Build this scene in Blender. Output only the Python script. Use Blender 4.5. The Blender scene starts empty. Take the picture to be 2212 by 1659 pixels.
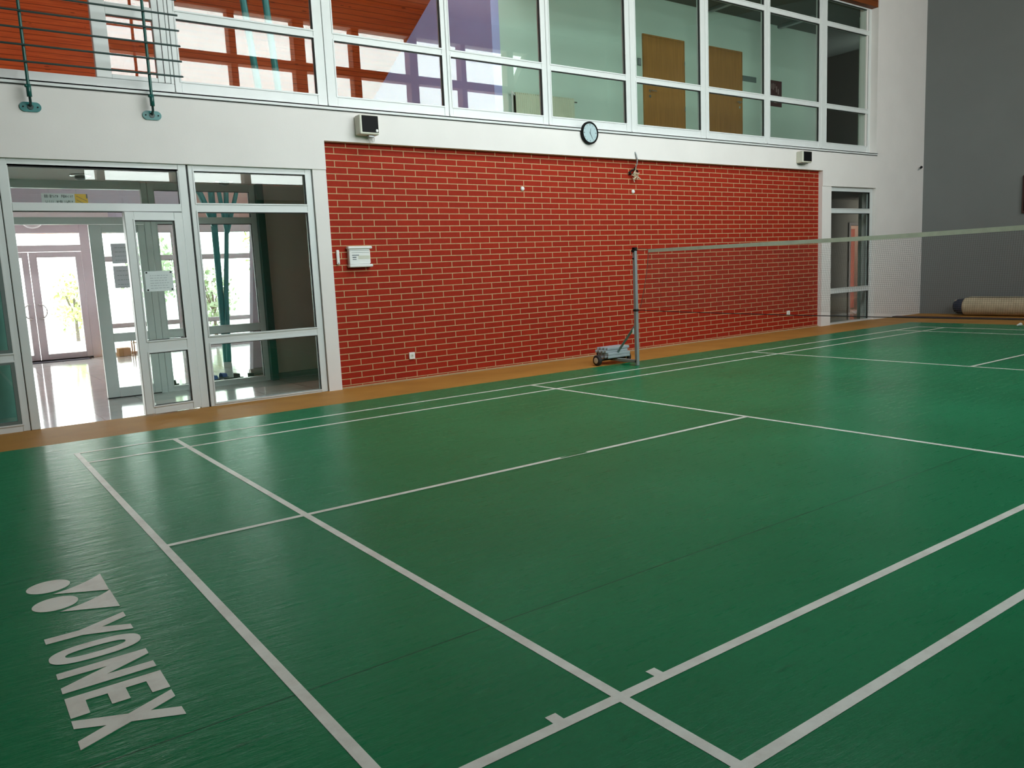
import bpy, bmesh, math, random
from mathutils import Vector, Matrix
from mathutils.geometry import tessellate_polygon
random.seed(7)
S = bpy.context.scene
C = S.collection
PI = math.pi

# ------------------------------------------------------------------ camera
F_PX = 1724.53
yaw, pitch, roll = 0.621052, -0.140765, -0.046101
fw = Vector((math.sin(yaw) * math.cos(pitch), math.cos(yaw) * math.cos(pitch), math.sin(pitch)))
rt = fw.cross(Vector((0, 0, 1))).normalized()
up = rt.cross(fw)
r2 = rt * math.cos(roll) + up * math.sin(roll)
u2 = -rt * math.sin(roll) + up * math.cos(roll)
cam_data = bpy.data.cameras.new('camera')
cam = bpy.data.objects.new('camera', cam_data)
C.objects.link(cam)
cam_data.sensor_width = 36.0
cam_data.sensor_fit = 'HORIZONTAL'
cam_data.lens = 36.0 * F_PX / 2212.0
cam_data.clip_end = 400
M3 = Matrix((r2, u2, -fw)).transposed()
cam.matrix_world = Matrix.Translation((-0.797, -7.326, 1.325)) @ M3.to_4x4()
S.camera = cam

# ------------------------------------------------------------------ view, sky, light
S.view_settings.view_transform = 'Standard'
S.view_settings.look = 'None'
S.view_settings.gamma = 1.0
S.view_settings.use_curve_mapping = False
S.view_settings.exposure = -0.12
S.cycles.use_denoising = True
S.cycles.max_bounces = 9
S.cycles.diffuse_bounces = 5
S.cycles.glossy_bounces = 4
S.cycles.transparent_max_bounces = 16
S.cycles.sample_clamp_indirect = 8.0
S.cycles.caustics_reflective = False
S.cycles.caustics_refractive = False

world = bpy.data.worlds.new('overcast_sky')
S.world = world
world.use_nodes = True
wn = world.node_tree
wn.nodes.clear()
w_out = wn.nodes.new('ShaderNodeOutputWorld')
w_bg = wn.nodes.new('ShaderNodeBackground')
w_tc = wn.nodes.new('ShaderNodeTexCoord')
w_sep = wn.nodes.new('ShaderNodeSeparateXYZ')
w_ramp = wn.nodes.new('ShaderNodeValToRGB')
wn.links.new(w_tc.outputs['Generated'], w_sep.inputs[0])
wn.links.new(w_sep.outputs['Z'], w_ramp.inputs[0])
wn.links.new(w_ramp.outputs[0], w_bg.inputs[0])
wn.links.new(w_bg.outputs[0], w_out.inputs[0])
w_ramp.color_ramp.elements[0].position = 0.0
w_ramp.color_ramp.elements[0].color = (1.0, 1.0, 0.98, 1)
w_ramp.color_ramp.elements[1].position = 0.9
w_ramp.color_ramp.elements[1].color = (0.86, 0.93, 1.0, 1)
SKY = 11.5
w_bg.inputs[1].default_value = SKY


def portal(name, loc, rot, sx, sy):
    l = bpy.data.lights.new(name, 'AREA')
    l.shape = 'RECTANGLE'
    l.size, l.size_y = sx, sy
    l.cycles.is_portal = True
    o = bpy.data.objects.new(name, l)
    o.location = loc
    o.rotation_euler = rot
    C.objects.link(o)


portal('window_portal', (7.8, -7.72, 5.45), (PI / 2, 0, 0), 12.4, 4.2)          # faces +y, into the hall
portal('added_rooflight_portal', (5.9, -3.35, 7.86), (0, 0, 0), 6.4, 3.3)                        # faces down, at the added rooflight
portal('entrance_portal', (1.0, 10.6, 1.4), (-PI / 2, 0, 0), 12.5, 3.0)       # faces -y, into the lobby


# ------------------------------------------------------------------ materials
def new_mat(name):
    m = bpy.data.materials.new(name)
    m.use_nodes = True
    nt = m.node_tree
    return m, nt, nt.nodes['Principled BSDF']


def N(nt, t, **kw):
    n = nt.nodes.new(t)
    for k, v in kw.items():
        setattr(n, k, v)
    return n


def math_node(nt, op, a, b=None, clamp=False):
    n = N(nt, 'ShaderNodeMath', operation=op)
    n.use_clamp = clamp
    for i, v in enumerate((a, b)):
        if v is None:
            continue
        if isinstance(v, (int, float)):
            n.inputs[i].default_value = v
        else:
            nt.links.new(v, n.inputs[i])
    return n.outputs[0]


def world_pos(nt):
    return N(nt, 'ShaderNodeNewGeometry').outputs['Position']


def scaled(nt, vec, s, loc=(0, 0, 0)):
    m = N(nt, 'ShaderNodeMapping')
    m.inputs['Scale'].default_value = s
    m.inputs['Location'].default_value = loc
    nt.links.new(vec, m.inputs[0])
    return m.outputs[0]


def noise(nt, vec, scale, detail=3.0, rough=0.55):
    n = N(nt, 'ShaderNodeTexNoise')
    n.inputs['Scale'].default_value = scale
    n.inputs['Detail'].default_value = detail
    n.inputs['Roughness'].default_value = rough
    nt.links.new(vec, n.inputs['Vector'])
    return n.outputs['Fac']


def ramp(nt, fac, stops):
    r = N(nt, 'ShaderNodeValToRGB')
    cr = r.color_ramp
    while len(cr.elements) < len(stops):
        cr.elements.new(0.5)
    for e, (p, c) in zip(cr.elements, stops):
        e.position = p
        e.color = (c[0], c[1], c[2], 1)
    nt.links.new(fac, r.inputs[0])
    return r.outputs[0]


def bump(nt, h, strength, dist=0.01):
    b = N(nt, 'ShaderNodeBump')
    b.inputs['Strength'].default_value = strength
    b.inputs['Distance'].default_value = dist
    nt.links.new(h, b.inputs['Height'])
    return b.outputs[0]


def simple(name, col, rough=0.5, metal=0.0, var=0.06, scale=6.0, spec=0.5, bmp=0.0, bscale=80):
    m, nt, b = new_mat(name)
    tc = N(nt, 'ShaderNodeTexCoord').outputs['Object']
    f = noise(nt, tc, scale)
    lo = tuple(c * (1 - var) for c in col)
    hi = tuple(min(1, c * (1 + var)) for c in col)
    nt.links.new(ramp(nt, f, [(0.3, lo), (0.7, hi)]), b.inputs['Base Color'])
    b.inputs['Roughness'].default_value = rough
    b.inputs['Metallic'].default_value = metal
    b.inputs['Specular IOR Level'].default_value = spec
    if bmp:
        nt.links.new(bump(nt, noise(nt, tc, bscale), bmp, 0.002), b.inputs['Normal'])
    return m


def plaster(name, col, var=0.03):
    m, nt, b = new_mat(name)
    p = world_pos(nt)
    f = noise(nt, p, 1.3, 4)
    lo = tuple(c * (1 - var) for c in col)
    hi = tuple(min(1, c * (1 + var)) for c in col)
    nt.links.new(ramp(nt, f, [(0.3, lo), (0.7, hi)]), b.inputs['Base Color'])
    b.inputs['Roughness'].default_value = 0.85
    b.inputs['Specular IOR Level'].default_value = 0.25
    nt.links.new(bump(nt, noise(nt, p, 60, 4), 0.25, 0.002), b.inputs['Normal'])
    return m


MAT = {}
MAT['plaster'] = plaster('white_plaster', (0.82, 0.785, 0.765))
MAT['plaster_grey'] = plaster('blue_grey_plaster', (0.20, 0.215, 0.215))
MAT['plaster_beige'] = plaster('beige_plaster', (0.30, 0.27, 0.23))
MAT['plaster_green'] = plaster('pale_green_plaster', (0.60, 0.72, 0.64))
MAT['plaster_lobby'] = plaster('lobby_plaster', (0.74, 0.70, 0.63))
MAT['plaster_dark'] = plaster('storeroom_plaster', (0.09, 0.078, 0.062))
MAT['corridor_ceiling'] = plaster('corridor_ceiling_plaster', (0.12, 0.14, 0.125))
MAT['edging'] = plaster('sandy_edging', (0.45, 0.29, 0.15))
MAT['teal_screen'] = simple('teal_screen_board', (0.20, 0.46, 0.40), 0.5)
MAT['lavender'] = plaster('lavender_plaster', (0.60, 0.57, 0.68))
MAT['violet'] = plaster('violet_plaster', (0.48, 0.46, 0.80))
MAT['salmon'] = plaster('salmon_plaster', (0.66, 0.46, 0.42))
MAT['pink'] = plaster('pink_white_plaster', (0.80, 0.72, 0.74))
MAT['pvc'] = simple('white_pvc_frame', (0.71, 0.74, 0.735), 0.32, var=0.02)
MAT['pvc_pink'] = simple('pinkish_white_frame', (0.72, 0.66, 0.70), 0.35, var=0.02)
MAT['seal'] = simple('black_rubber_seal', (0.015, 0.017, 0.016), 0.6)
MAT['teal'] = simple('teal_painted_steel', (0.015, 0.20, 0.20), 0.35, var=0.08)
MAT['teal_dark'] = simple('dark_teal_painted_steel', (0.012, 0.10, 0.085), 0.3, var=0.08)
MAT['rack_bar'] = simple('dark_green_painted_steel', (0.010, 0.040, 0.036), 0.4, var=0.08)
MAT['steel_grey'] = simple('grey_painted_steel', (0.34, 0.37, 0.38), 0.35, 0.3)
MAT['weight'] = simple('light_grey_painted_weight', (0.40, 0.45, 0.47), 0.6, bmp=0.3)
MAT['black'] = simple('black_plastic', (0.005, 0.005, 0.005), 0.6, spec=0.15)
MAT['rubber'] = simple('black_rubber', (0.02, 0.018, 0.017), 0.7)
MAT['chrome'] = simple('chrome', (0.75, 0.75, 0.74), 0.15, 1.0)
MAT['cream'] = simple('cream_plastic', (0.62, 0.62, 0.52), 0.45)
MAT['white_plastic'] = simple('white_plastic', (0.82, 0.82, 0.80), 0.35, var=0.02)
MAT['paper'] = simple('white_paper', (0.66, 0.72, 0.72), 0.8, var=0.03)
MAT['paper_grey'] = simple('grey_paper', (0.78, 0.80, 0.84), 0.8, var=0.03)
def make_thin_paper():
    m, nt, b = new_mat('thin_backlit_paper')
    b.inputs['Base Color'].default_value = (0.80, 0.81, 0.84, 1)
    b.inputs['Roughness'].default_value = 0.8
    tl = N(nt, 'ShaderNodeBsdfTranslucent')
    tl.inputs['Color'].default_value = (0.72, 0.74, 0.78, 1)
    mx = N(nt, 'ShaderNodeMixShader')
    mx.inputs[0].default_value = 0.6
    out = [n for n in nt.nodes if n.type == 'OUTPUT_MATERIAL'][0]
    nt.links.new(b.outputs[0], mx.inputs[1])
    nt.links.new(tl.outputs[0], mx.inputs[2])
    nt.links.new(mx.outputs[0], out.inputs[0])
    return m


MAT['paper_grey'] = make_thin_paper()
MAT['ink'] = simple('dark_ink', (0.10, 0.12, 0.14), 0.7)
MAT['ink_pale'] = simple('pale_ink', (0.42, 0.48, 0.49), 0.7)
MAT['yellow'] = simple('yellow_board', (0.80, 0.48, 0.02), 0.6)
MAT['clock_face'] = simple('pale_blue_clock_face', (0.44, 0.57, 0.60), 0.3, var=0.02)
MAT['rope'] = simple('beige_rope', (0.55, 0.47, 0.34), 0.9, var=0.2, scale=40)
MAT['cream_mat'] = simple('cream_rolled_mat', (0.52, 0.44, 0.30), 0.8, var=0.10, scale=10, bmp=0.4)
MAT['navy'] = simple('navy_mat_core', (0.012, 0.02, 0.045), 0.7)
MAT['brown_board'] = simple('dark_brown_board', (0.05, 0.018, 0.014), 0.6)
MAT['tape'] = simple('off_white_net_tape', (0.50, 0.52, 0.40), 0.8, var=0.08, scale=12)
MAT['net'] = simple('dark_brown_net_cord', (0.10, 0.080, 0.062), 0.9)
MAT['cord'] = simple('black_cord', (0.012, 0.008, 0.008), 0.8)
MAT['radiator'] = simple('cream_enamel', (0.66, 0.68, 0.52), 0.4)
MAT['sign_grey'] = simple('grey_sign_plate', (0.14, 0.18, 0.17), 0.5)
MAT['poster_dark'] = simple('dark_red_poster', (0.07, 0.012, 0.014), 0.5)
MAT['poster_mark'] = simple('pale_poster_print', (0.35, 0.22, 0.21), 0.6)
MAT['cardboard'] = simple('cardboard', (0.50, 0.27, 0.12), 0.9)
MAT['blue'] = simple('blue_rubber', (0.03, 0.12, 0.48), 0.5)
MAT['slate'] = simple('grey_blue_rubber', (0.10, 0.14, 0.17), 0.5)
MAT['mat_grey'] = simple('grey_rolled_mat', (0.30, 0.30, 0.31), 0.8)
MAT['opal'] = simple('opal_glass_shade', (0.60, 0.55, 0.57), 0.3)
MAT['door_mat'] = simple('dark_door_mat', (0.05, 0.045, 0.06), 0.95)
MAT['red_door'] = simple('red_brown_door', (0.20, 0.045, 0.025), 0.4)
MAT['door_frame_brown'] = simple('dark_brown_door_frame', (0.07, 0.05, 0.04), 0.5)
MAT['bright_room'] = plaster('pale_pink_room', (0.85, 0.66, 0.60))
MAT['leaf'] = simple('pale_green_leaf', (0.48, 0.60, 0.22), 0.7, var=0.4, scale=3)
MAT['leaf2'] = simple('grey_green_leaf', (0.40, 0.48, 0.30), 0.7, var=0.3, scale=3)
MAT['bark'] = simple('grey_bark', (0.16, 0.13, 0.10), 0.9)
MAT['paving'] = plaster('light_outdoor_paving', (0.42, 0.42, 0.40))


def make_wood(name, c0, c1, pitch, axis='y', rough=0.55, glossy=0.15):
    """boards running along x; joints every `pitch` along the other axis"""
    m, nt, b = new_mat(name)
    p = world_pos(nt)
    sep = N(nt, 'ShaderNodeSeparateXYZ')
    nt.links.new(p, sep.inputs[0])
    across = sep.outputs['Y' if axis == 'y' else 'Z']
    k = math_node(nt, 'DIVIDE', across, pitch)
    fr = math_node(nt, 'FRACT', k)
    idx = math_node(nt, 'FLOOR', k)
    joint = math_node(nt, 'LESS_THAN', fr, 0.09)
    comb = N(nt, 'ShaderNodeCombineXYZ')
    nt.links.new(math_node(nt, 'MULTIPLY', sep.outputs['X'], 0.9), comb.inputs[0])
    nt.links.new(math_node(nt, 'MULTIPLY', across, 16.0), comb.inputs[1])
    nt.links.new(math_node(nt, 'MULTIPLY', idx, 3.7), comb.inputs[2])
    g = noise(nt, comb.outputs[0], 2.2, 5, 0.65)
    col = ramp(nt, g, [(0.28, c0), (0.72, c1)])
    # knots
    vor = N(nt, 'ShaderNodeTexVoronoi')
    vor.inputs['Scale'].default_value = 1.0
    kv = N(nt, 'ShaderNodeCombineXYZ')
    nt.links.new(math_node(nt, 'MULTIPLY', sep.outputs['X'], 2.5), kv.inputs[0])
    nt.links.new(math_node(nt, 'MULTIPLY', across, 8.0), kv.inputs[1])
    nt.links.new(kv.outputs[0], vor.inputs['Vector'])
    knot = math_node(nt, 'LESS_THAN', vor.outputs['Distance'], 0.11)
    dark = math_node(nt, 'MAXIMUM', math_node(nt, 'MULTIPLY', joint, 0.75), math_node(nt, 'MULTIPLY', knot, 0.6))
    mix = N(nt, 'ShaderNodeMix', data_type='RGBA')
    nt.links.new(dark, mix.inputs['Factor'])
    nt.links.new(col, mix.inputs['A'])
    mix.inputs['B'].default_value = (c0[0] * 0.15, c0[1] * 0.12, c0[2] * 0.1, 1)
    nt.links.new(mix.outputs['Result'], b.inputs['Base Color'])
    b.inputs['Roughness'].default_value = rough
    b.inputs['Specular IOR Level'].default_value = glossy
    return m


MAT['wood'] = make_wood('varnished_pine_boards', (0.46, 0.050, 0.006), (0.72, 0.125, 0.018), 0.11)
MAT['wood_z'] = make_wood('brown_pine_lining', (0.14, 0.035, 0.010), (0.24, 0.065, 0.018), 0.11, 'z')
MAT['wood_dark'] = make_wood('dark_pine_ceiling', (0.16, 0.055, 0.020), (0.27, 0.10, 0.038), 0.12)


def make_veneer():
    m, nt, b = new_mat('beech_veneer')
    tc = N(nt, 'ShaderNodeTexCoord').outputs['Object']
    g = noise(nt, scaled(nt, tc, (30, 30, 2.0)), 1.0, 4)
    nt.links.new(ramp(nt, g, [(0.3, (0.36, 0.155, 0.035)), (0.7, (0.47, 0.21, 0.05))]), b.inputs['Base Color'])
    b.inputs['Roughness'].default_value = 0.45
    return m


MAT['veneer'] = make_veneer()


def make_brick():
    m, nt, b = new_mat('red_face_brick')
    p = world_pos(nt)
    sep = N(nt, 'ShaderNodeSeparateXYZ')
    nt.links.new(p, sep.inputs[0])
    cb = N(nt, 'ShaderNodeCombineXYZ')
    nt.links.new(math_node(nt, 'ADD', sep.outputs['X'], 0.152), cb.inputs[0])
    nt.links.new(math_node(nt, 'ADD', sep.outputs['Z'], 0.0433), cb.inputs[1])
    br = N(nt, 'ShaderNodeTexBrick')
    br.offset = 0.5
    br.offset_frequency = 2
    br.squash = 1.0
    br.inputs['Scale'].default_value = 1.0
    br.inputs['Brick Width'].default_value = 0.3084
    br.inputs['Row Height'].default_value = 0.0763
    br.inputs['Mortar Size'].default_value = 0.0055
    br.inputs['Mortar Smooth'].default_value = 0.12
    br.inputs['Bias'].default_value = -0.1
    br.inputs['Color1'].default_value = (0.375, 0.026, 0.0095, 1)
    br.inputs['Color2'].default_value = (0.325, 0.022, 0.009, 1)
    br.inputs['Mortar'].default_value = (0.58, 0.38, 0.20, 1)
    nt.links.new(cb.outputs[0], br.inputs['Vector'])
    nz = noise(nt, p, 22, 5, 0.7)
    mul = N(nt, 'ShaderNodeMix', data_type='RGBA', blend_type='MULTIPLY')
    mul.inputs['Factor'].default_value = 1.0
    nt.links.new(br.outputs['Color'], mul.inputs['A'])
    nt.links.new(ramp(nt, nz, [(0.25, (0.82, 0.80, 0.80)), (0.75, (1, 1, 1))]), mul.inputs['B'])
    nt.links.new(mul.outputs['Result'], b.inputs['Base Color'])
    b.inputs['Roughness'].default_value = 0.7
    b.inputs['Specular IOR Level'].default_value = 0.15
    h = math_node(nt, 'SUBTRACT', 1.0, br.outputs['Fac'])
    nt.links.new(bump(nt, h, 0.8, 0.006), b.inputs['Normal'])
    return m


MAT['brick'] = make_brick()


def make_court():
    m, nt, b = new_mat('green_vinyl_court_mat')
    p = world_pos(nt)
    sep = N(nt, 'ShaderNodeSeparateXYZ')
    nt.links.new(p, sep.inputs[0])
    n1 = noise(nt, p, 0.9, 3)
    n2 = noise(nt, p, 45, 3, 0.7)
    col = ramp(nt, n1, [(0.25, (0.009, 0.165, 0.062)), (0.75, (0.012, 0.205, 0.082))])
    mul = N(nt, 'ShaderNodeMix', data_type='RGBA', blend_type='MULTIPLY')
    mul.inputs['Factor'].default_value = 1.0
    nt.links.new(col, mul.inputs['A'])
    nt.links.new(ramp(nt, n2, [(0.2, (0.86, 0.86, 0.86)), (0.8, (1.1, 1.1, 1.1))]), mul.inputs['B'])
    # seams between the rolled strips, running along the court
    k = math_node(nt, 'DIVIDE', math_node(nt, 'ADD', sep.outputs['Y'], 3.09), 1.845)
    fr = math_node(nt, 'ABSOLUTE', math_node(nt, 'SUBTRACT', math_node(nt, 'FRACT', math_node(nt, 'ADD', k, 0.5)), 0.5))
    seam = math_node(nt, 'LESS_THAN', fr, 0.0016)
    # scuffed streaks
    sv = scaled(nt, p, (1.5, 14, 1))
    sc = noise(nt, sv, 2.2, 5, 0.75)
    mv = N(nt, 'ShaderNodeMapping')
    mv.inputs['Rotation'].default_value = (0, 0, -0.5)
    mv.inputs['Scale'].default_value = (3.0, 11.0, 1)
    nt.links.new(p, mv.inputs[0])
    scuff = ramp(nt, noise(nt, mv.outputs[0], 1.3, 3, 0.6), [(0.66, (0, 0, 0)), (0.76, (0.35, 0.35, 0.35))])
    mix = N(nt, 'ShaderNodeMix', data_type='RGBA')
    nt.links.new(math_node(nt, 'MAXIMUM', math_node(nt, 'MULTIPLY', seam, 0.7), scuff), mix.inputs['Factor'])
    nt.links.new(mul.outputs['Result'], mix.inputs['A'])
    mix.inputs['B'].default_value = (0.006, 0.02, 0.012, 1)
    nt.links.new(mix.outputs['Result'], b.inputs['Base Color'])
    nt.links.new(ramp(nt, sc, [(0.3, (0.24,) * 3), (0.75, (0.38,) * 3)]), b.inputs['Roughness'])
    b.inputs['Specular IOR Level'].default_value = 0.08
    # creases of the laid mat, strongest at the near left end
    cv = N(nt, 'ShaderNodeMapping')
    cv.inputs['Rotation'].default_value = (0, 0, 0.35)
    cv.inputs['Scale'].default_value = (2.2, 9.0, 1)
    nt.links.new(p, cv.inputs[0])
    cr = noise(nt, cv.outputs[0], 1.6, 6, 0.7)
    amt = ramp(nt, math_node(nt, 'DIVIDE', math_node(nt, 'ADD', sep.outputs['X'], 2.0), 8.0), [(0.2, (1, 1, 1)), (0.62, (0.18, 0.18, 0.18))])
    h = math_node(nt, 'MULTIPLY', cr, amt)
    nt.links.new(bump(nt, h, 0.55, 0.012), b.inputs['Normal'])
    return m


MAT['court'] = make_court()


def make_line():
    m, nt, b = new_mat('worn_white_court_line')
    p = world_pos(nt)
    f = noise(nt, p, 5, 6, 0.7)
    nt.links.new(ramp(nt, f, [(0.3, (0.60, 0.57, 0.50)), (0.55, (0.75, 0.75, 0.67)), (0.8, (0.80, 0.80, 0.73))]), b.inputs['Base Color'])
    b.inputs['Roughness'].default_value = 0.42
    return m


MAT['line'] = make_line()


def make_ochre():
    m, nt, b = new_mat('ochre_floor_covering')
    p = world_pos(nt)
    f = noise(nt, p, 2.0, 5)
    f2 = noise(nt, p, 120, 2)
    mul = N(nt, 'ShaderNodeMix', data_type='RGBA', blend_type='MULTIPLY')
    mul.inputs['Factor'].default_value = 1.0
    nt.links.new(ramp(nt, f, [(0.3, (0.40, 0.185, 0.035)), (0.7, (0.50, 0.245, 0.05))]), mul.inputs['A'])
    nt.links.new(ramp(nt, f2, [(0.3, (0.85,) * 3), (0.7, (1.0,) * 3)]), mul.inputs['B'])
    nt.links.new(mul.outputs['Result'], b.inputs['Base Color'])
    b.inputs['Roughness'].default_value = 0.6
    b.inputs['Specular IOR Level'].default_value = 0.3
    return m


MAT['ochre'] = make_ochre()


def make_tile():
    m, nt, b = new_mat('polished_white_floor_tile')
    p = world_pos(nt)
    sep = N(nt, 'ShaderNodeSeparateXYZ')
    nt.links.new(p, sep.inputs[0])

    def grout(out, off):
        k = math_node(nt, 'FRACT', math_node(nt, 'DIVIDE', math_node(nt, 'ADD', out, off), 0.6))
        return math_node(nt, 'LESS_THAN', k, 0.012)
    g = math_node(nt, 'MAXIMUM', grout(sep.outputs['X'], 20.0 - 0.1), grout(sep.outputs['Y'], 20.0))
    mix = N(nt, 'ShaderNodeMix', data_type='RGBA')
    nt.links.new(g, mix.inputs['Factor'])
    nt.links.new(ramp(nt, noise(nt, p, 3, 4), [(0.3, (0.60, 0.60, 0.59)), (0.7, (0.68, 0.68, 0.67))]), mix.inputs['A'])
    mix.inputs['B'].default_value = (0.30, 0.29, 0.28, 1)
    nt.links.new(mix.outputs['Result'], b.inputs['Base Color'])
    b.inputs['Roughness'].default_value = 0.09
    b.inputs['Specular IOR Level'].default_value = 0.8
    return m


MAT['tile'] = make_tile()


def make_glass(name, tint, r0=0.045):
    m = bpy.data.materials.new(name)
    m.use_nodes = True
    nt = m.node_tree
    nt.nodes.clear()
    out = N(nt, 'ShaderNodeOutputMaterial')
    tr = N(nt, 'ShaderNodeBsdfTransparent')
    gl = N(nt, 'ShaderNodeBsdfGlossy')
    gl.inputs['Roughness'].default_value = 0.0
    tr.inputs['Color'].default_value = (*tint, 1)
    geo = N(nt, 'ShaderNodeNewGeometry')
    dot = N(nt, 'ShaderNodeVectorMath', operation='DOT_PRODUCT')
    nt.links.new(geo.outputs['Incoming'], dot.inputs[0])
    nt.links.new(geo.outputs['Normal'], dot.inputs[1])
    c = math_node(nt, 'ABSOLUTE', dot.outputs['Value'])
    k = math_node(nt, 'POWER', math_node(nt, 'SUBTRACT', 1.0, c, True), 5.0)
    fac = math_node(nt, 'ADD', math_node(nt, 'MULTIPLY', k, 1 - r0), r0, True)
    mx = N(nt, 'ShaderNodeMixShader')
    nt.links.new(fac, mx.inputs[0])
    nt.links.new(tr.outputs[0], mx.inputs[1])
    nt.links.new(gl.outputs[0], mx.inputs[2])
    nt.links.new(mx.outputs[0], out.inputs[0])
    return m


MAT['glass'] = make_glass('clear_window_glass', (0.95, 0.985, 0.97), 0.06)
MAT['glass_green'] = make_glass('faintly_green_window_glass', (0.90, 0.955, 0.93), 0.065)


# ------------------------------------------------------------------ mesh helpers
class MB:
    def __init__(self):
        self.bm = bmesh.new()

    def box(self, x0, x1, y0, y1, z0, z1, bevel=0.0, seg=1):
        b = bmesh.new()
        bmesh.ops.create_cube(b, size=1.0)
        for v in b.verts:
            v.co = Vector((x0 + (v.co.x + .5) * (x1 - x0), y0 + (v.co.y + .5) * (y1 - y0), z0 + (v.co.z + .5) * (z1 - z0)))
        if bevel > 0:
            bmesh.ops.bevel(b, geom=list(b.edges), offset=bevel, segments=seg, affect='EDGES', profile=0.6)
        self._merge(b)
        return self

    def _merge(self, b, mtx=None):
        if mtx is not None:
            bmesh.ops.transform(b, matrix=mtx, verts=b.verts)
        me = bpy.data.meshes.new('tmp')
        b.to_mesh(me)
        b.free()
        self.bm.from_mesh(me)
        bpy.data.meshes.remove(me)

    def rot(self, center, axis, ang, start=0):
        vs = list(self.bm.verts)[start:]
        m = Matrix.Translation(center) @ Matrix.Rotation(ang, 4, axis) @ Matrix.Translation(-Vector(center))
        bmesh.ops.transform(self.bm, matrix=m, verts=vs)
        return self

    def tube(self, p0, p1, r, r1=None, seg=12, caps=True):
        p0, p1 = Vector(p0), Vector(p1)
        d = p1 - p0
        b = bmesh.new()
        bmesh.ops.create_cone(b, cap_ends=caps, segments=seg, radius1=r, radius2=r if r1 is None else r1, depth=d.length)
        q = Vector((0, 0, 1)).rotation_difference(d.normalized())
        self._merge(b, Matrix.Translation((p0 + p1) / 2) @ q.to_matrix().to_4x4())
        return self

    def path(self, pts, r, seg=8):
        for a, b in zip(pts[:-1], pts[1:]):
            self.tube(a, b, r, seg=seg)
        for p in pts[1:-1]:
            self.ball(p, r, 8)
        return self

    def ball(self, c, r, seg=12, scale=(1, 1, 1)):
        b = bmesh.new()
        bmesh.ops.create_uvsphere(b, u_segments=seg, v_segments=max(6, seg // 2), radius=r)
        self._merge(b, Matrix.Translation(c) @ Matrix.Diagonal((*scale, 1)))
        return self

    def poly(self, pts, h):
        """flat polygon (list of 3-D points, counter-clockwise from above) thickened by vector h"""
        h = Vector(h)
        lo = [self.bm.verts.new(Vector(p)) for p in pts]
        hi = [self.bm.verts.new(Vector(p) + h) for p in pts]
        n = len(pts)
        for i in range(n):
            self.bm.faces.new((lo[i], lo[(i + 1) % n], hi[(i + 1) % n], hi[i]))
        for a, b, c in tessellate_polygon([[Vector(p) for p in pts]]):
            self.bm.faces.new((hi[a], hi[b], hi[c]))
            self.bm.faces.new((lo[c], lo[b], lo[a]))
        return self

    def lathe(self, c, prof, seg=24, axis='Z'):
        rings = []
        for r, h in prof:
            ring = []
            for i in range(seg):
                a = 2 * PI * i / seg
                if axis == 'Z':
                    co = Vector((r * math.cos(a), r * math.sin(a), h))
                elif axis == 'Y':
                    co = Vector((r * math.cos(a), h, r * math.sin(a)))
                else:
                    co = Vector((h, r * math.cos(a), r * math.sin(a)))
                ring.append(self.bm.verts.new(Vector(c) + co))
            rings.append(ring)
        for a, b in zip(rings[:-1], rings[1:]):
            for i in range(seg):
                self.bm.faces.new((a[i], a[(i + 1) % seg], b[(i + 1) % seg], b[i]))
        self.bm.faces.new(rings[0][::-1])
        self.bm.faces.new(rings[-1])
        return self

    def build(self, name, mat, parent=None, smooth=False, bevel=0.0):
        bmesh.ops.recalc_face_normals(self.bm, faces=self.bm.faces)
        me = bpy.data.meshes.new(name)
        off = Vector((0, 0, 0))
        if parent is not None:
            p = parent
            while p is not None:
                off += p.location
                p = p.parent
        else:
            if self.bm.verts:
                xs = [v.co.x for v in self.bm.verts]; ys = [v.co.y for v in self.bm.verts]; zs = [v.co.z for v in self.bm.verts]
                off = Vector(((min(xs) + max(xs)) / 2, (min(ys) + max(ys)) / 2, min(zs)))
        bmesh.ops.translate(self.bm, vec=-off, verts=self.bm.verts)
        self.bm.to_mesh(me)
        self.bm.free()
        me.materials.append(MAT[mat])
        if smooth:
            for f in me.polygons:
                f.use_smooth = True
        o = bpy.data.objects.new(name, me)
        C.objects.link(o)
        if parent is not None:
            o.parent = parent
        else:
            o.location = off
        if bevel > 0:
            md = o.modifiers.new('bevel', 'BEVEL')
            md.width = bevel
            md.segments = 2
            md.limit_method = 'ANGLE'
        if smooth:
            try:
                md = o.modifiers.new('wn', 'WEIGHTED_NORMAL')
                md.keep_sharp = True
            except Exception:
                pass
        return o


def box(*a, **k):
    return MB().box(*a, **k)


def thing(name, loc, label, cat, group=None):
    o = bpy.data.objects.new(name, None)
    o.empty_display_size = 0.1
    o.location = loc
    C.objects.link(o)
    tag(o, label, cat, group)
    return o


def tag(o, label, cat, group=None, kind=None):
    o['label'] = label
    o['category'] = cat
    if group:
        o['group'] = group
    if kind:
        o['kind'] = kind
    return o


def struct(o, label=None, cat=None):
    o['kind'] = 'structure'
    if label:
        o['label'] = label
    if cat:
        o['category'] = cat
    return o


# ================================================================== SETTING
YW = 1.62       # front face of the plastered far wall
YB = 1.70       # face of the brick wall
XR = 16.60      # grey end wall
YN = -7.75      # near wall with the high windows

# ---- floors
struct(box(-6.0, XR, YN, 1.66, -0.10, 0.0).build('floor', 'ochre'), 'ochre brown sports floor showing as a strip round the green court', 'floor')
m = box(-6.0, 2.98, 1.66, 10.46, -0.10, 0.0)
m.box(2.98, 17.6, 1.66, 10.46, -0.10, -0.0005)
struct(m.build('floor_lobby', 'tile'), 'polished pale floor tiles of the lobby behind the glass doors', 'floor')

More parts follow.
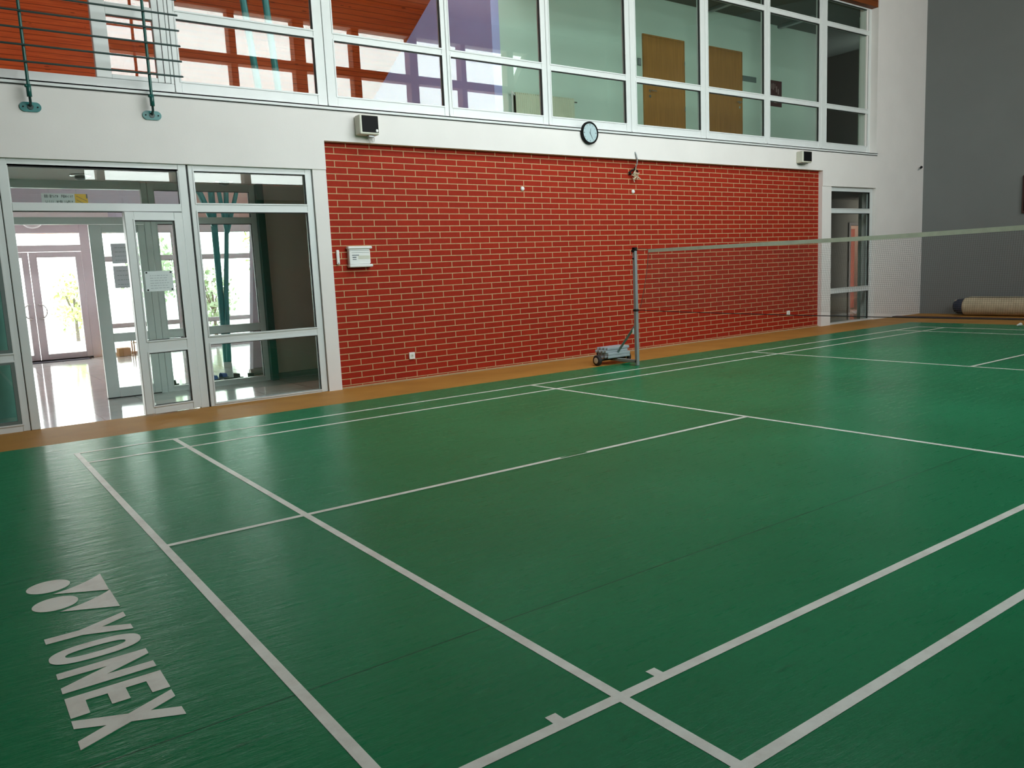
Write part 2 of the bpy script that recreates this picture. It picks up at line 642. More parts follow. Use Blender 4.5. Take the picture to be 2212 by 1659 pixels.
# ---- far wall (plaster): lintel band, pillars, right part
m = MB()
m.box(-6.0, 3.09, YW - 0.012, 1.90, 2.585, 2.91)
m.box(-6.0, 14.76, YW - 0.012, 1.90, 2.91, 3.262)          # band under the upper windows
m.box(12.945, 14.76, YW - 0.012, 1.90, 2.63, 2.91)
m.box(14.76, XR, YW - 0.012, 1.90, 0.0, 7.0)
m.box(2.925, 3.09, YW, 1.90, 0.0, 2.585)                   # pillar left of the bricks
m.box(12.945, 13.245, YW, 1.90, 0.0, 2.63)                 # pillar right of the bricks
m.box(-6.0, 14.76, YW - 0.012, 1.90, 6.45, 7.0)
struct(m.build('wall_far', 'plaster'), 'white plastered wall above and beside the red bricks', 'wall')
struct(box(3.09, 12.945, YB, 1.90, 0.0, 2.91).build('wall_middle', 'brick'), 'red brick wall with pale mortar behind the court', 'wall')
struct(box(14.60, 14.76, 1.76, 1.90, 3.262, 6.45).build('trim_4', 'plaster'))
struct(box(3.09, 12.945, 1.676, 1.70, 0.0, 0.016, bevel=0.003).build('baseboard_far', 'edging'), 'thin sand-coloured edging strip at the foot of the bricks', 'edging')
# ---- end wall, left wall, near wall, ceiling
struct(box(XR, XR + 0.2, YN - 0.2, 2.2, 0.0, 8.0).build('wall_right', 'plaster_grey'), 'blue grey end wall on the right', 'wall')
struct(box(-6.2, -6.0, YN - 0.2, 2.0, 0.0, 8.0).build('wall_left', 'plaster_beige'), 'plain wall', 'wall')

WZ0, WZ1 = 3.55, 7.33
m = MB()
m.box(-6.0, XR, YN - 0.3, YN, 0.0, WZ0)
m.box(-6.0, XR, YN - 0.3, YN, WZ1, 8.0)
m.box(-6.0, 2.02, YN - 0.3, YN, WZ0, WZ1)
m.box(13.72, XR, YN - 0.3, YN, WZ0, WZ1)
# the slanted ends of the window band
m.poly([(13.10, YN, WZ0), (13.72, YN, WZ0), (13.72, YN, WZ1), (13.60, YN, WZ1), (13.10, YN, 6.40)], (0, -0.3, 0))
struct(m.build('wall_near', 'plaster_beige'), 'wall under the high windows', 'wall')
# posts and rails of the near windows
m = MB()
for x, w in ((2.32, .15), (3.80, .20), (5.33, .15), (6.89, .27), (8.33, .19), (9.93, .23), (11.45, .15), (12.99, .22)):
    m.box(x - w / 2, x + w / 2, YN - 0.28, YN - 0.02, WZ0, WZ1)
m.box(2.02, 13.1, YN - 0.27, YN - 0.03, 6.20, 6.40)
near_win = struct(m.build('window_20', 'wood_dark'), 'high timber window band', 'window')
box(2.02, 13.72, YN - 0.16, YN - 0.154, WZ0, WZ1).build('pane', 'glass', near_win)
struct(box(-6.0, XR, YN - 1.15, YN - 0.3, 7.75, 7.95).build('added_eave', 'wood_dark'), 'added unseen overhang shading the near windows', 'eave')  # overhang added out of view to block steep sky light
m = MB()
RX0, RX1, RY0, RY1 = 2.8, 9.0, -4.9, -1.8          # unseen rooflight, added to brighten the middle of the court


def cz(y):
    return 7.0 + (1.9 - y) / (1.9 - (YN - 0.3))


for (xa, xb, ya, yb) in ((-6.0, XR + 0.2, YN - 0.3, RY0), (-6.0, XR + 0.2, RY1, 1.9), (-6.0, RX0, RY0, RY1), (RX1, XR + 0.2, RY0, RY1)):
    m.poly([(xa, ya, cz(ya)), (xb, ya, cz(ya)), (xb, yb, cz(yb)), (xa, yb, cz(yb))], (0, 0, 0.15))
struct(m.build('ceiling', 'wood_dark'), 'boarded hall ceiling', 'ceiling')
m = MB()
for x in (RX0, (RX0 + RX1) / 2 - 0.04, RX1 - 0.08):
    m.box(x, x + 0.08, RY0, RY1, 7.66, 7.80)
m.box(RX0, RX1, RY0, RY0 + 0.08, 7.69, 7.84)
m.box(RX0, RX1, RY1 - 0.08, RY1, 7.45, 7.80)
rl = struct(m.build('window_21', 'pvc'), 'added unseen rooflight over the court', 'rooflight')
box(RX0, RX1, RY0, RY1, 7.805, 7.811).build('pane', 'glass', rl)

# unseen slab added above the camera to shade the near floor
m = MB()
m.box(-6.0, XR, YN, -5.75, 3.02, 3.24)
m.box(-6.0, XR, -5.80, -5.70, 2.98, 3.30)
struct(m.build('added_gallery', 'plaster_beige'), 'added unseen slab along the near wall, shading the floor', 'gallery')

# ---- sill and head of the upper window band
m = MB()
m.poly([(-6.0, YW - 0.03, 3.262), (14.78, YW - 0.03, 3.262), (14.78, YW - 0.03, 3.300), (-6.0, YW - 0.03, 3.300)][::-1], (0, 0.03, 0))
m.poly([(-6.0, YW - 0.03, 3.288), (14.78, YW - 0.03, 3.288), (14.78, 1.76, 3.325), (-6.0, 1.76, 3.325)], (0, 0, 0.016))
struct(m.build('trim_1', 'pvc'), 'white sloping sill under the upper windows', 'window sill')
struct(box(-6.0, 14.76, YW + 0.005, 1.76, 6.06, 6.45).build('trim_2', 'wood_z'), 'brown timber lining above the upper windows', 'trim')
struct(box(14.755, 14.762, YW - 0.01, 1.76, 3.30, 6.06).build('trim_3', 'plaster'), 'white reveal at the right end of the upper windows', 'trim')
struct(box(-6.0, 14.78, YW - 0.020, YW - 0.010, 3.252, 3.262).build('trim_5', 'seal'), 'dark joint under the sill', 'trim')

# ---- upper window units
YF = 1.75
rows = [(3.457, 4.078), (4.168, 5.553), (5.642, 6.03)]
units = [(1.541, 3.235, 1.609, 3.118), (3.241, 4.903, 3.367, 4.836), (4.909, 6.543, 4.965, 6.450), (6.549, 8.160, 6.615, 8.060),
         (8.166, 9.860, 8.285, 9.735), (9.866, 11.470, 9.935, 11.385), (11.476, 13.090, 11.553, 13.010), (13.096, 14.755, 13.258, 14.655)]
wtext = ['with reflections beside the open sash', 'with pine boards behind, second from the open sash', 'with the lavender wall corner behind, above the clock side',
         'with pale green wall above the clock', 'with the left wooden door behind it', 'with the right wooden door behind it', 'with a dark poster behind it', 'dark one at the right end of the row']
for i, (x0, x1, g0, g1) in enumerate(units):
    zt = 6.06
    m = MB()
    m.box(x0, g0, YF, YF + 0.07, 3.335, zt, 0.004)
    m.box(g1, x1, YF, YF + 0.07, 3.335, zt, 0.004)
    zs = [3.335] + [v for r in rows for v in r] + [zt]
    for k in range(0, len(zs), 2):
        m.box(g0, g1, YF + 0.004, YF + 0.07, zs[k], zs[k + 1], 0.003)
    # raised bead round every sash
    for (a, b) in rows:
        m.box(g0 - 0.016, g0, YF - 0.006, YF + 0.02, a - 0.016, b + 0.016)
        m.box(g1, g1 + 0.016, YF - 0.006, YF + 0.02, a - 0.016, b + 0.016)
        m.box(g0, g1, YF - 0.006, YF + 0.02, a - 0.016, a)
        m.box(g0, g1, YF - 0.006, YF + 0.02, b, b + 0.016)
    fr = struct(m.build('window_%d' % (i + 1), 'pvc'), 'white framed upper window ' + wtext[i], 'window')
    sm = MB()
    for (a, b) in rows:
        box(g0, g1, YF + 0.028, YF + 0.034, a, b).build('pane', 'glass_green', fr)
        sm.box(g0, g1, YF + 0.012, YF + 0.030, b - 0.009, b)
        sm.box(g1 - 0.009, g1, YF + 0.012, YF + 0.030, a, b)
    sm.build('seal', 'seal', fr)
# dark joints between units
m = MB()
for (x0, x1, g0, g1) in units:
    m.box(x0 - 0.006, x0, YF + 0.012, YF + 0.06, 3.335, 6.06)
    m.box(x0 - 0.012, x0 + 0.006, YF - 0.008, YF + 0.01, 3.332, 3.342)
struct(m.build('trim_6', 'seal'), 'dark joints between the upper window frames', 'trim')

# ---- open window unit at the left with its sash
m = MB()
m.box(-3.4, 1.535, YF, YF + 0.07, 3.335, 3.418, 0.004)
m.box(1.505, 1.535, YF, YF + 0.07, 3.418, 6.06, 0.003)
m.box(-3.4, -3.3, YF, YF + 0.07, 3.418, 6.06, 0.003)
m.box(-3.3, 1.505, YF, YF + 0.07, 6.0, 6.06, 0.003)
w9 = struct(m.build('window_9', 'pvc'), 'upper window with its left part open onto pine boards', 'window')
m = MB()
m.box(0.800, 0.942, YF - 0.004, YF + 0.06, 3.420, 5.99, 0.006)
m.box(1.375, 1.500, YF - 0.004, YF + 0.06, 3.420, 5.99, 0.006)
for a, b in ((3.420, 3.462), (4.035, 4.150), (5.91, 5.99)):
    m.box(0.942, 1.375, YF - 0.002, YF + 0.058, a, b, 0.003)
sash = m.build('sash', 'pvc', w9)
for a, b in ((3.462, 4.035), (4.150, 5.91)):
    box(0.942, 1.375, YF + 0.024, YF + 0.030, a, b).build('pane', 'glass', sash)
m = MB()
m.box(0.942, 1.375, YF + 0.006, YF + 0.020, 4.024, 4.035)
m.box(1.500, 1.505, YF + 0.01, YF + 0.05, 3.42, 5.99)
m.box(1.440, 1.446, YF - 0.008, YF, 3.42, 5.99)
m.build('seal', 'seal', sash)


# ---- ground-floor glazing of the far wall
def bead(m, g0, g1, a, b, y):
    m.box(g0 - 0.014, g0, y - 0.006, y + 0.02, a - 0.014, b + 0.014)
    m.box(g1, g1 + 0.014, y - 0.006, y + 0.02, a - 0.014, b + 0.014)
    m.box(g0, g1, y - 0.006, y + 0.02, a - 0.014, a)
    m.box(g0, g1, y - 0.006, y + 0.02, b, b + 0.014)


def glazed(name, x0, x1, g0, g1, zrows, z0, z1, y, d, label, mat='pvc', glass='glass', cat='window', parent=None):
    m = MB()
    m.box(x0, g0, y, y + d, z0, z1, 0.004)
    m.box(g1, x1, y, y + d, z0, z1, 0.004)
    zs = [z0] + [v for r in zrows for v in r] + [z1]
    for k in range(0, len(zs), 2):
        if zs[k + 1] - zs[k] > 0.004:
            m.box(g0, g1, y + 0.003, y + d - 0.003, zs[k], zs[k + 1])
    for a, b in zrows:
        bead(m, g0, g1, a, b, y)
    o = m.build(name, mat, parent)
    if parent is None:
        struct(o, label, cat)
    sm = MB()
    for a, b in zrows:
        box(g0, g1, y + d * .5, y + d * .5 + 0.006, a, b).build('pane', glass, o)
        sm.box(g0, g1, y + 0.008, y + d * .5, b - 0.008, b)
        sm.box(g1 - 0.007, g1, y + 0.008, y + d * .5, a, b)
        sm.box(g0, g0 + 0.005, y + 0.010, y + d * .5, a, b)
    sm.build('seal', 'seal', o)
    return o


YG = 1.645
glazed('window_10', 1.553, 2.918, 1.612, 2.838, [(0.035, 0.680), (0.775, 2.096), (2.190, 2.522)], 0.0, 2.585, YG, 0.07,
       'white framed window between the glass door and the bricks, teal posts behind it')
# far-left unit
glazed('window_11', -1.75, -0.160, -1.66, -0.222, [(0.075, 0.677), (0.765, 2.096), (2.190, 2.522)], 0.0, 2.585, YG, 0.07,
       'white framed glazing cut by the left edge of the photo')
sm = MB()
for a, b in ((0.075, 0.677), (0.765, 2.096)):
    sm.box(-0.256, -0.222, YG - 0.004, YG + 0.03, a, b)
    sm.box(-1.62, -0.256, YG - 0.004, YG + 0.03, a, a + 0.030)
    sm.box(-1.62, -0.256, YG - 0.004, YG + 0.03, b - 0.022, b)
struct(sm.build('trim_8', 'sign_grey'), 'dark grey gasket frame of the far left glazing', 'trim')
glazed('window_12', -3.4, -1.756, -3.3, -1.82, [(0.075, 0.677), (0.765, 2.096), (2.190, 2.522)], 0.0, 2.585, YG, 0.07,
       'white framed glazing outside the photo')
struct(box(-6.0, -3.4, YG, 1.85, 0.0, 2.585).build('wall_far_left', 'plaster'), 'plain wall', 'wall')
struct(box(-0.160, -0.154, YG + 0.012, YG + 0.06, 0.0, 2.585).build('trim_9', 'seal'))
struct(box(1.532, 1.553, YG + 0.012, YG + 0.06, 0.0, 2.585).build('trim_10', 'seal'))
# door unit frame
m = MB()
m.box(-0.154, -0.074, YG - 0.01, YG + 0.07, 0.0, 2.585, 0.005)
m.box(1.448, 1.532, YG - 0.01, YG + 0.07, 0.0, 2.585, 0.005)
m.box(-0.074, 1.448, YG - 0.006, YG + 0.07, 2.518, 2.585)
m.box(-0.074, 1.448, YG - 0.01, YG + 0.07, 2.098, 2.178, 0.004)
bead(m, -0.068, 1.442, 2.178, 2.518, YG)
d1 = struct(m.build('door_1', 'pvc'), 'white glazed hall door, left half open and right leaf ajar', 'door')
box(-0.074, 1.448, YG + 0.034, YG + 0.040, 2.178, 2.518).build('pane', 'glass', d1)
m = MB().box(-0.074, 1.448, YG, YG + 0.03, 2.508, 2.518).box(1.438, 1.448, YG, YG + 0.03, 2.178, 2.518)
m.box(-0.074, 1.448, YG + 0.0, YG + 0.03, 2.090, 2.098)
m.build('seal', 'seal', d1)
# right leaf, slightly ajar towards the hall
hx, hy = 1.445, 1.640
leaf = MB()
X = lambda x: x
leaf.box(0.862, 0.956, hy - 0.035, hy + 0.035, 0.015, 2.088, 0.006)
leaf.box(1.350, 1.440, hy - 0.035, hy + 0.035, 0.015, 2.088, 0.006)
for a, b in ((0.015, 0.100), (0.652, 0.780), (2.004, 2.088)):
    leaf.box(0.956, 1.350, hy - 0.033, hy + 0.033, a, b)
for a, b in ((0.100, 0.652), (0.780, 2.004)):
    bead(leaf, 0.956, 1.350, a, b, hy - 0.035)
ANG = math.radians(6.5)
leaf.rot((hx, hy, 0), 'Z', ANG)
lo = leaf.build('door_leaf', 'pvc', d1)
sm = MB()
for a, b in ((0.100, 0.652), (0.780, 2.004)):
    box(0.956, 1.350, hy, hy + 0.006, a, b).rot((hx, hy, 0), 'Z', ANG).build('pane', 'glass', lo)
    sm.box(0.956, 1.350, hy - 0.03, hy, b - 0.010, b)
    sm.box(1.340, 1.350, hy - 0.03, hy, a, b)
    sm.box(0.956, 1.350, hy - 0.03, hy, a, a + 0.005)
sm.rot((hx, hy, 0), 'Z', ANG).build('seal', 'seal', lo)

# right glazed door unit
YR = 1.665
glazed('door_2', 13.245, 14.745, 13.285, 14.640, [(0.035, 0.60), (0.70, 2.136), (2.226, 2.548)], 0.0, 2.625, YR, 0.07,
       'narrow white glazed door at the right end of the bricks', cat='door')

# ================================================================== LOBBY AND ROOMS BEHIND
# slab between the storeys = lobby ceiling
struct(box(-6.0, 17.6, 1.90, 3.38, 2.60, 3.36).build('ceiling_lobby', 'plaster'), 'white lobby ceiling', 'ceiling')
struct(box(-6.0, -5.9, 1.9, 10.4, 0.0, 8.0).build('wall_lobby_left', 'plaster'), 'plain wall', 'wall')
YP = 3.38
# partition of the lobby
ro = [(0.070, 0.690), (0.790, 2.098), (2.180, 2.508)]
glazed('window_13', 1.506, 2.832, 1.580, 2.752, ro, 0.0, 2.60, YP, 0.07,
       'white framed lobby partition pane with the forked teal column behind', 'pvc')
m = MB()
m.box(-0.95, -0.87, YP, YP + 0.07, 0, 2.60, 0.004)
m.box(1.430, 1.500, YP, YP + 0.07, 0, 2.60, 0.004)
m.box(-0.87, 1.430, YP, YP + 0.07, 2.508, 2.60)
m.box(-0.87, 1.430, YP, YP + 0.07, 2.098, 2.180)
d3 = struct(m.build('door_3', 'pvc'), 'white lobby partition door behind the hall door', 'door')
box(-0.87, 1.430, YP + 0.034, YP + 0.040, 2.180, 2.508).build('pane', 'glass', d3)
m = MB()
m.box(0.812, 0.950, YP, YP + 0.06, 0.012, 2.094, 0.005)
m.box(1.345, 1.428, YP, YP + 0.06, 0.012, 2.094, 0.005)
for a, b in ((0.012, 0.125), (0.686, 0.790), (2.000, 2.094)):
    m.box(0.950, 1.345, YP + 0.002, YP + 0.058, a, b)
lf = m.build('door_leaf', 'pvc', d3)
for a, b in ((0.125, 0.686), (0.790, 2.000)):
    box(0.950, 1.345, YP + 0.028, YP + 0.034, a, b).build('pane', 'glass', lf)
box(0.812, 1.428, YP + 0.002, YP + 0.058, 0.0, 0.012).build('threshold_brush', 'seal', lf)
glazed('window_14', -3.2, -0.955, -3.1, -1.02, ro, 0.0, 2.60, YP, 0.07, 'lobby partition pane hidden at the left', 'pvc')
struct(box(-5.9, -3.2, YP, YP + 0.1, 0.0, 2.60).build('wall_partition_left', 'plaster_lobby'), 'plain wall', 'wall')
struct(box(2.915, 5.1, 3.39, 3.50, 0.0, 2.60).build('wall_lobby', 'plaster_lobby'), 'shaded grey wall beside the dark teal post in the lobby', 'wall')
struct(box(2.925, 5.0, 3.372, 3.39, 0.0, 0.085, 0.004).build('baseboard_lobby', 'sign_grey'), 'grey skirting in the lobby', 'skirting')
struct(box(5.0, 5.1, 1.90, 3.39, 0.0, 2.60).build('wall_lobby_right', 'plaster_lobby'), 'shaded wall', 'wall')
o = box(2.822, 2.914, 3.29, 3.378, 0.0, 2.60, 0.004).build('square_post', 'teal_dark')
tag(o, 'dark teal square steel post in front of the lobby partition', 'post')

# vestibule side pier
struct(MB().poly([(2.90, 4.35, 0), (5.1, 4.35, 0), (5.1, 4.35, 2.6), (3.13, 4.35, 2.6)], (0, 0.15, 0)).build('wall_pier', 'lavender'), 'lavender white pier behind the lobby partition', 'wall')
struct(box(2.91, 5.0, 4.33, 4.35, 0.0, 0.085).build('baseboard_pier', 'sign_grey'))

# atrium envelope
YE = 10.40
m = MB()
roof = lambda y: 6.015 - 0.4955 * (y - 5.18)
m.poly([(-6.0, 1.95, roof(1.95)), (6.8, 1.95, roof(1.95)), (6.8, YE + 0.15, roof(YE + 0.15)), (-6.0, YE + 0.15, roof(YE + 0.15))][::-1], (0, 0, 0.12))
struct(m.build('ceiling_atrium', 'wood'), 'orange pine boarded sloping ceiling seen through the upper windows', 'ceiling')
m = MB()
m.poly([(-6.0, YE + 0.15, roof(YE + 0.15)), (3.4, YE + 0.15, roof(YE + 0.15)), (3.4, 12.2, roof(12.2)), (-6.0, 12.2, roof(12.2))][::-1], (0, 0, 0.10))
struct(m.build('trim_11', 'wood'), 'orange timber eave outside the entrance', 'eave')
struct(box(6.8, 6.95, 3.40, YE, 3.36, 7.2).build('wall_atrium_right', 'violet'), 'lavender side wall seen through the upper windows', 'wall')
struct(box(6.8, 6.95, 3.50, YE, 0.0, 3.36).build('wall_vestibule_right', 'pink'), 'pinkish side wall', 'wall')
m = box(-6.0, 3.70, YE, YE + 0.15, 2.60, 3.55)
struct(m.build('wall_entrance_left', 'lavender'), 'lavender wall strip above the entrance door', 'wall')
struct(box(3.70, 6.8, YE, YE + 0.15, 2.60, 3.55).build('wall_entrance_right', 'salmon'), 'salmon pink wall strip above the outer windows', 'wall')
struct(box(-6.0, 6.8, 3.45, 3.55, 6.95, 7.4).build('trim_12', 'plaster'))

# entrance door
m = MB()
m.box(-0.28, -0.16, YE, YE + 0.08, 0, 2.60)
m.box(1.690, 1.850, YE, YE + 0.08, 0, 2.60, 0.004)
m.box(-0.16, 1.690, YE, YE + 0.08, 2.440, 2.60)
m.box(-0.16, 1.690, YE, YE + 0.08, 2.090, 2.215)
d4 = struct(m.build('door_4', 'pvc_pink'), 'bright pinkish white entrance double door at the back of the lobby', 'door')
box(-0.16, 1.690, YE + 0.03, YE + 0.036, 2.215, 2.440).build('pane', 'glass', d4)
for (x0, x1) in ((0.796, 1.686), (-0.156, 0.786)):
    m = MB()
    m.box(x0, x0 + 0.13, YE - 0.005, YE + 0.06, 0.03, 2.085, 0.006)
    m.box(x1 - 0.11, x1, YE - 0.005, YE + 0.06, 0.03, 2.085, 0.006)
    m.box(x0 + 0.13, x1 - 0.11, YE, YE + 0.055, 0.03, 0.135)
    m.box(x0 + 0.13, x1 - 0.11, YE, YE + 0.055, 1.980, 2.085)
    lf = m.build('door_leaf', 'pvc_pink', d4)
    box(x0 + 0.13, x1 - 0.11, YE + 0.025, YE + 0.031, 0.135, 1.980).build('pane', 'glass', lf)
    hxx = x0 + 0.06 if x0 > 0.5 else x1 - 0.06
    sg = 1 if x0 > 0.5 else -1
    pts = []
    for k in range(9):
        a = -PI / 2 + PI * k / 8
        pts.append((hxx + sg * 0.13 * math.cos(a), YE - 0.05, 0.965 + 0.14 * math.sin(a)))
    MB().path([(pts[0][0], YE, pts[0][2])] + pts + [(pts[-1][0], YE, pts[-1][2])], 0.012).build('door_handle', 'chrome', lf, smooth=True)
m = MB().box(-0.156, 0.79, YE - 0.006, YE + 0.06, 0.0, 0.03).box(0.79, 1.69, YE - 0.006, YE + 0.06, 0.0, 0.03)
m.build('threshold', 'seal', d4)
# outer glazing right and left of the entrance
for n, (x0, x1) in enumerate(((1.850, 3.45), (3.45, 5.1), (5.1, 6.8))):
    glazed('window_%d' % (15 + n), x0, x1, x0 + 0.06, x1 - 0.06, [(0.06, 0.55), (0.635, 1.875), (1.975, 2.44)], 0.0, 2.60, YE, 0.08,
           ['outer window nearest the entrance door', 'middle outer window behind the forked column', 'outer window at the far right'][n], 'pvc_pink')
glazed('window_18', -3.0, -0.28, -2.9, -0.36, [(0.06, 0.55), (0.635, 1.875), (1.975, 2.44)], 0.0, 2.60, YE, 0.08, 'outer window left of the entrance', 'pvc_pink')
glazed('window_19', -5.9, -3.0, -5.8, -3.1, [(0.06, 0.55), (0.635, 1.875), (1.975, 2.44)], 0.0, 2.60, YE, 0.08, 'outer window at the far left', 'pvc_pink')

# upper corridor
m = MB()
m.box(6.95, 15.6, 3.40, 3.52, 3.36, 6.30)
struct(m.build('wall_corridor', 'plaster_green'), 'pale green corridor wall with doors behind the upper windows', 'wall')
m = MB()
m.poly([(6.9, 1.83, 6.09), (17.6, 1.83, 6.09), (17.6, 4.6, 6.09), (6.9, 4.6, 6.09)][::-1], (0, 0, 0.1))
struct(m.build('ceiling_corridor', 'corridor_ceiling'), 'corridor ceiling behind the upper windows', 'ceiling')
m = box(15.14, 15.60, 1.83, 2.24, 3.36, 6.09)
struct(m.build('wall_corridor_pier', 'plaster_green'), 'pale pier at the right end of the corridor', 'wall')
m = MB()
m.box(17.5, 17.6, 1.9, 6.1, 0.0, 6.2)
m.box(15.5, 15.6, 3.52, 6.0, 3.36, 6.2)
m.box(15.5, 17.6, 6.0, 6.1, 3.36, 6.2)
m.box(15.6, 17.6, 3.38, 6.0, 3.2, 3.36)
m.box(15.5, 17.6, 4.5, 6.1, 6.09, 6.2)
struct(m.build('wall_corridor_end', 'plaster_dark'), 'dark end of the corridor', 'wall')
# ground-floor room behind the right glazed door
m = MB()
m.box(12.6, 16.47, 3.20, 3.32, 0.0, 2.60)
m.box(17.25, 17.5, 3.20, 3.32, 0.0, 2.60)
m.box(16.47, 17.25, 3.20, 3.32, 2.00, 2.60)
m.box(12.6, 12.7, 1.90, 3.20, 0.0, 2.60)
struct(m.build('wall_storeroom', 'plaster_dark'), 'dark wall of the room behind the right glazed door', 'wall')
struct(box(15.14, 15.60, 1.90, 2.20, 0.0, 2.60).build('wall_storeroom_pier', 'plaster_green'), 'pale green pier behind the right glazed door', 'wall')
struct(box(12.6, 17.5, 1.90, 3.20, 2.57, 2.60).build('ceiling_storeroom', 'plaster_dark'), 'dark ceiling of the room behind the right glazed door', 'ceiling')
m = MB()
m.box(16.2, 17.6, 4.9, 5.0, 0.0, 2.60)
m.box(16.1, 16.2, 3.32, 5.0, 0.0, 2.60)
m.box(16.1, 17.6, 3.32, 5.0, 2.60, 2.7)
struct(m.build('wall_backroom', 'bright_room'), 'pale pink room behind the ajar red door', 'wall')
m = MB()
m.box(16.40, 16.47, 3.17, 3.33, 0.0, 2.06)
m.box(16.47, 17.25, 3.17, 3.33, 2.00, 2.06)
d5 = struct(m.build('door_5', 'door_frame_brown'), 'ajar red brown door seen through the right glazed door', 'door')
lb = box(16.50, 16.94, 3.36, 3.40, 0.09, 1.93).build('door_leaf', 'red_door', d5)
l = bpy.data.lights.new('backroom_lamp', 'POINT')
l.energy = 110
l.shadow_soft_size = 0.12
l.color = (1.0, 0.85, 0.78)
lamp_o = bpy.data.objects.new('backroom_lamp', l)
lamp_o.location = (16.40, 4.55, 2.2)
C.objects.link(lamp_o)

# outside ground
struct(box(-14, 24, YE + 0.15, 40, -0.12, -0.02).build('floor_outside', 'paving'), 'pale paving outside the entrance', 'ground')

# ================================================================== COURT
court = thing('court_mat', (6.0, -3.0, 0.0), 'large green vinyl badminton court mat with white lines covering the hall floor', 'court mat')
box(-5.2, 14.30, -7.2, 0.595, 0.0, 0.006).build('mat_surface', 'court', court)
LZ0, LZ1 = 0.006, 0.0075


def line(x0, x1, y0, y1):
    return box(x0, x1, y0, y1, LZ0, LZ1).build('court_line', 'line', court)


line(0.0, 0.04, -6.10, 0.0)
line(13.36, 13.40, -6.10, 0.0)
for y in (0.0, -0.46, -5.60, -6.06):
    line(0.04, 13.36, y - 0.04, y)
e = 0.0002
for (x0, x1) in ((0.76, 0.80), (12.60, 12.64), (4.68, 4.72), (8.68, 8.72)):
    for (ya, yb) in ((-0.46, -0.04), (-5.60, -0.50), (-6.06, -5.64)):
        line(x0, x1, ya, yb)
# centre line of the near half is two lengths of tape with a worn gap
m = MB()
m.box(0.04, 0.76, -3.07, -3.03, LZ0, LZ1)
m.box(0.80, 2.655, -3.07, -3.03, LZ0, LZ1)
m.box(2.655, 2.90, -3.070, -3.060, LZ0, LZ1)
m.poly([(2.655, -3.030, LZ0), (2.655, -3.040, LZ0), (2.72, -3.030, LZ0)], (0, 0, LZ1 - LZ0))
m.box(2.90, 4.68, -3.072, -3.032, LZ0, LZ1)
m.build('court_line', 'line', court)
line(8.72, 12.60, -3.07, -3.03)
line(12.64, 13.36, -3.07, -3.03)
# shuttle testing marks on the near singles side line
for x in (0.53, 0.95):
    box(x, x + 0.04, -5.60, -5.560, LZ0, LZ1).build('court_mark', 'line', court)

# emblem and lettering beside the back line
T = (0, 0, LZ1 - LZ0)
m = MB()
for cy in (-3.270, -3.519):
    m.poly([(-0.522 + 0.087 * math.cos(a), cy + 0.083 * math.sin(a), LZ0) for a in [2 * PI * k / 40 for k in range(40)]], T)


def bez(p0, p1, p2, n=8):
    return [tuple((1 - t) ** 2 * a + 2 * t * (1 - t) * b + t * t * c for a, b, c in zip(p0, p1, p2)) for t in [k / n for k in range(n + 1)]]


m.poly([(-0.308, -3.251, LZ0)] + [(x, y, LZ0) for x, y in bez((-0.308, -3.251), (-0.385, -3.350), (-0.517, -3.387))] [1:] + [(-0.310, -3.504, LZ0)], T)
m.poly([(-0.308, -3.505, LZ0)] + [(x, y, LZ0) for x, y in bez((-0.308, -3.505), (-0.385, -3.595), (-0.518, -3.630))] [1:] + [(-0.307, -3.740, LZ0)], T)
m.build('emblem', 'line', court)


def glyph(name, pts):
    MB().poly([(x, y, LZ0) for x, y in pts], T).build(name, 'line', court)


glyph('letter', [(-0.601, -3.893), (-0.482, -3.893), (-0.308, -3.814), (-0.308, -3.869), (-0.403, -3.918), (-0.308, -3.965), (-0.308, -4.021), (-0.477, -3.950), (-0.601, -3.950)])
m = MB()


def sup(cx, cy, a, b, n, p=2.5):
    out = []
    for k in range(n):
        t = 2 * PI * k / n
        c, s = math.cos(t), math.sin(t)
        out.append(Vector((cx + a * math.copysign(abs(c) ** (2 / p), c), cy + b * math.copysign(abs(s) ** (2 / p), s), LZ0)))
    return out


oo, ii = sup(-0.455, -4.116, 0.153, 0.079, 56), sup(-0.455, -4.116, 0.101, 0.029, 56)
for z in (0.0, LZ1 - LZ0):
    a_ = [m.bm.verts.new(v + Vector((0, 0, z))) for v in oo]
    b_ = [m.bm.verts.new(v + Vector((0, 0, z))) for v in ii]
    for k in range(56):
        m.bm.faces.new((a_[k], a_[(k + 1) % 56], b_[(k + 1) % 56], b_[k]))
m.build('letter', 'line', court)
glyph('letter', [(-0.600, -4.246), (-0.308, -4.241), (-0.308, -4.290), (-0.457, -4.362), (-0.308, -4.363), (-0.308, -4.416), (-0.600, -4.418), (-0.600, -4.371), (-0.447, -4.298), (-0.600, -4.297)])
glyph('letter', [(-0.600, -4.459), (-0.305, -4.459), (-0.305, -4.606), (-0.361, -4.606), (-0.361, -4.512), (-0.425, -4.512), (-0.425, -4.597), (-0.480, -4.597), (-0.480, -4.513), (-0.545, -4.511), (-0.545, -4.608), (-0.600, -4.610)])
glyph('letter', [(-0.601, -4.626), (-0.451, -4.696), (-0.307, -4.626), (-0.307, -4.681), (-0.390, -4.722), (-0.307, -4.762), (-0.307, -4.820), (-0.452, -4.752), (-0.601, -4.822), (-0.601, -4.766), (-0.518, -4.724), (-0.601, -4.682)])

# ================================================================== NET AND POST
MZ = 0.0076


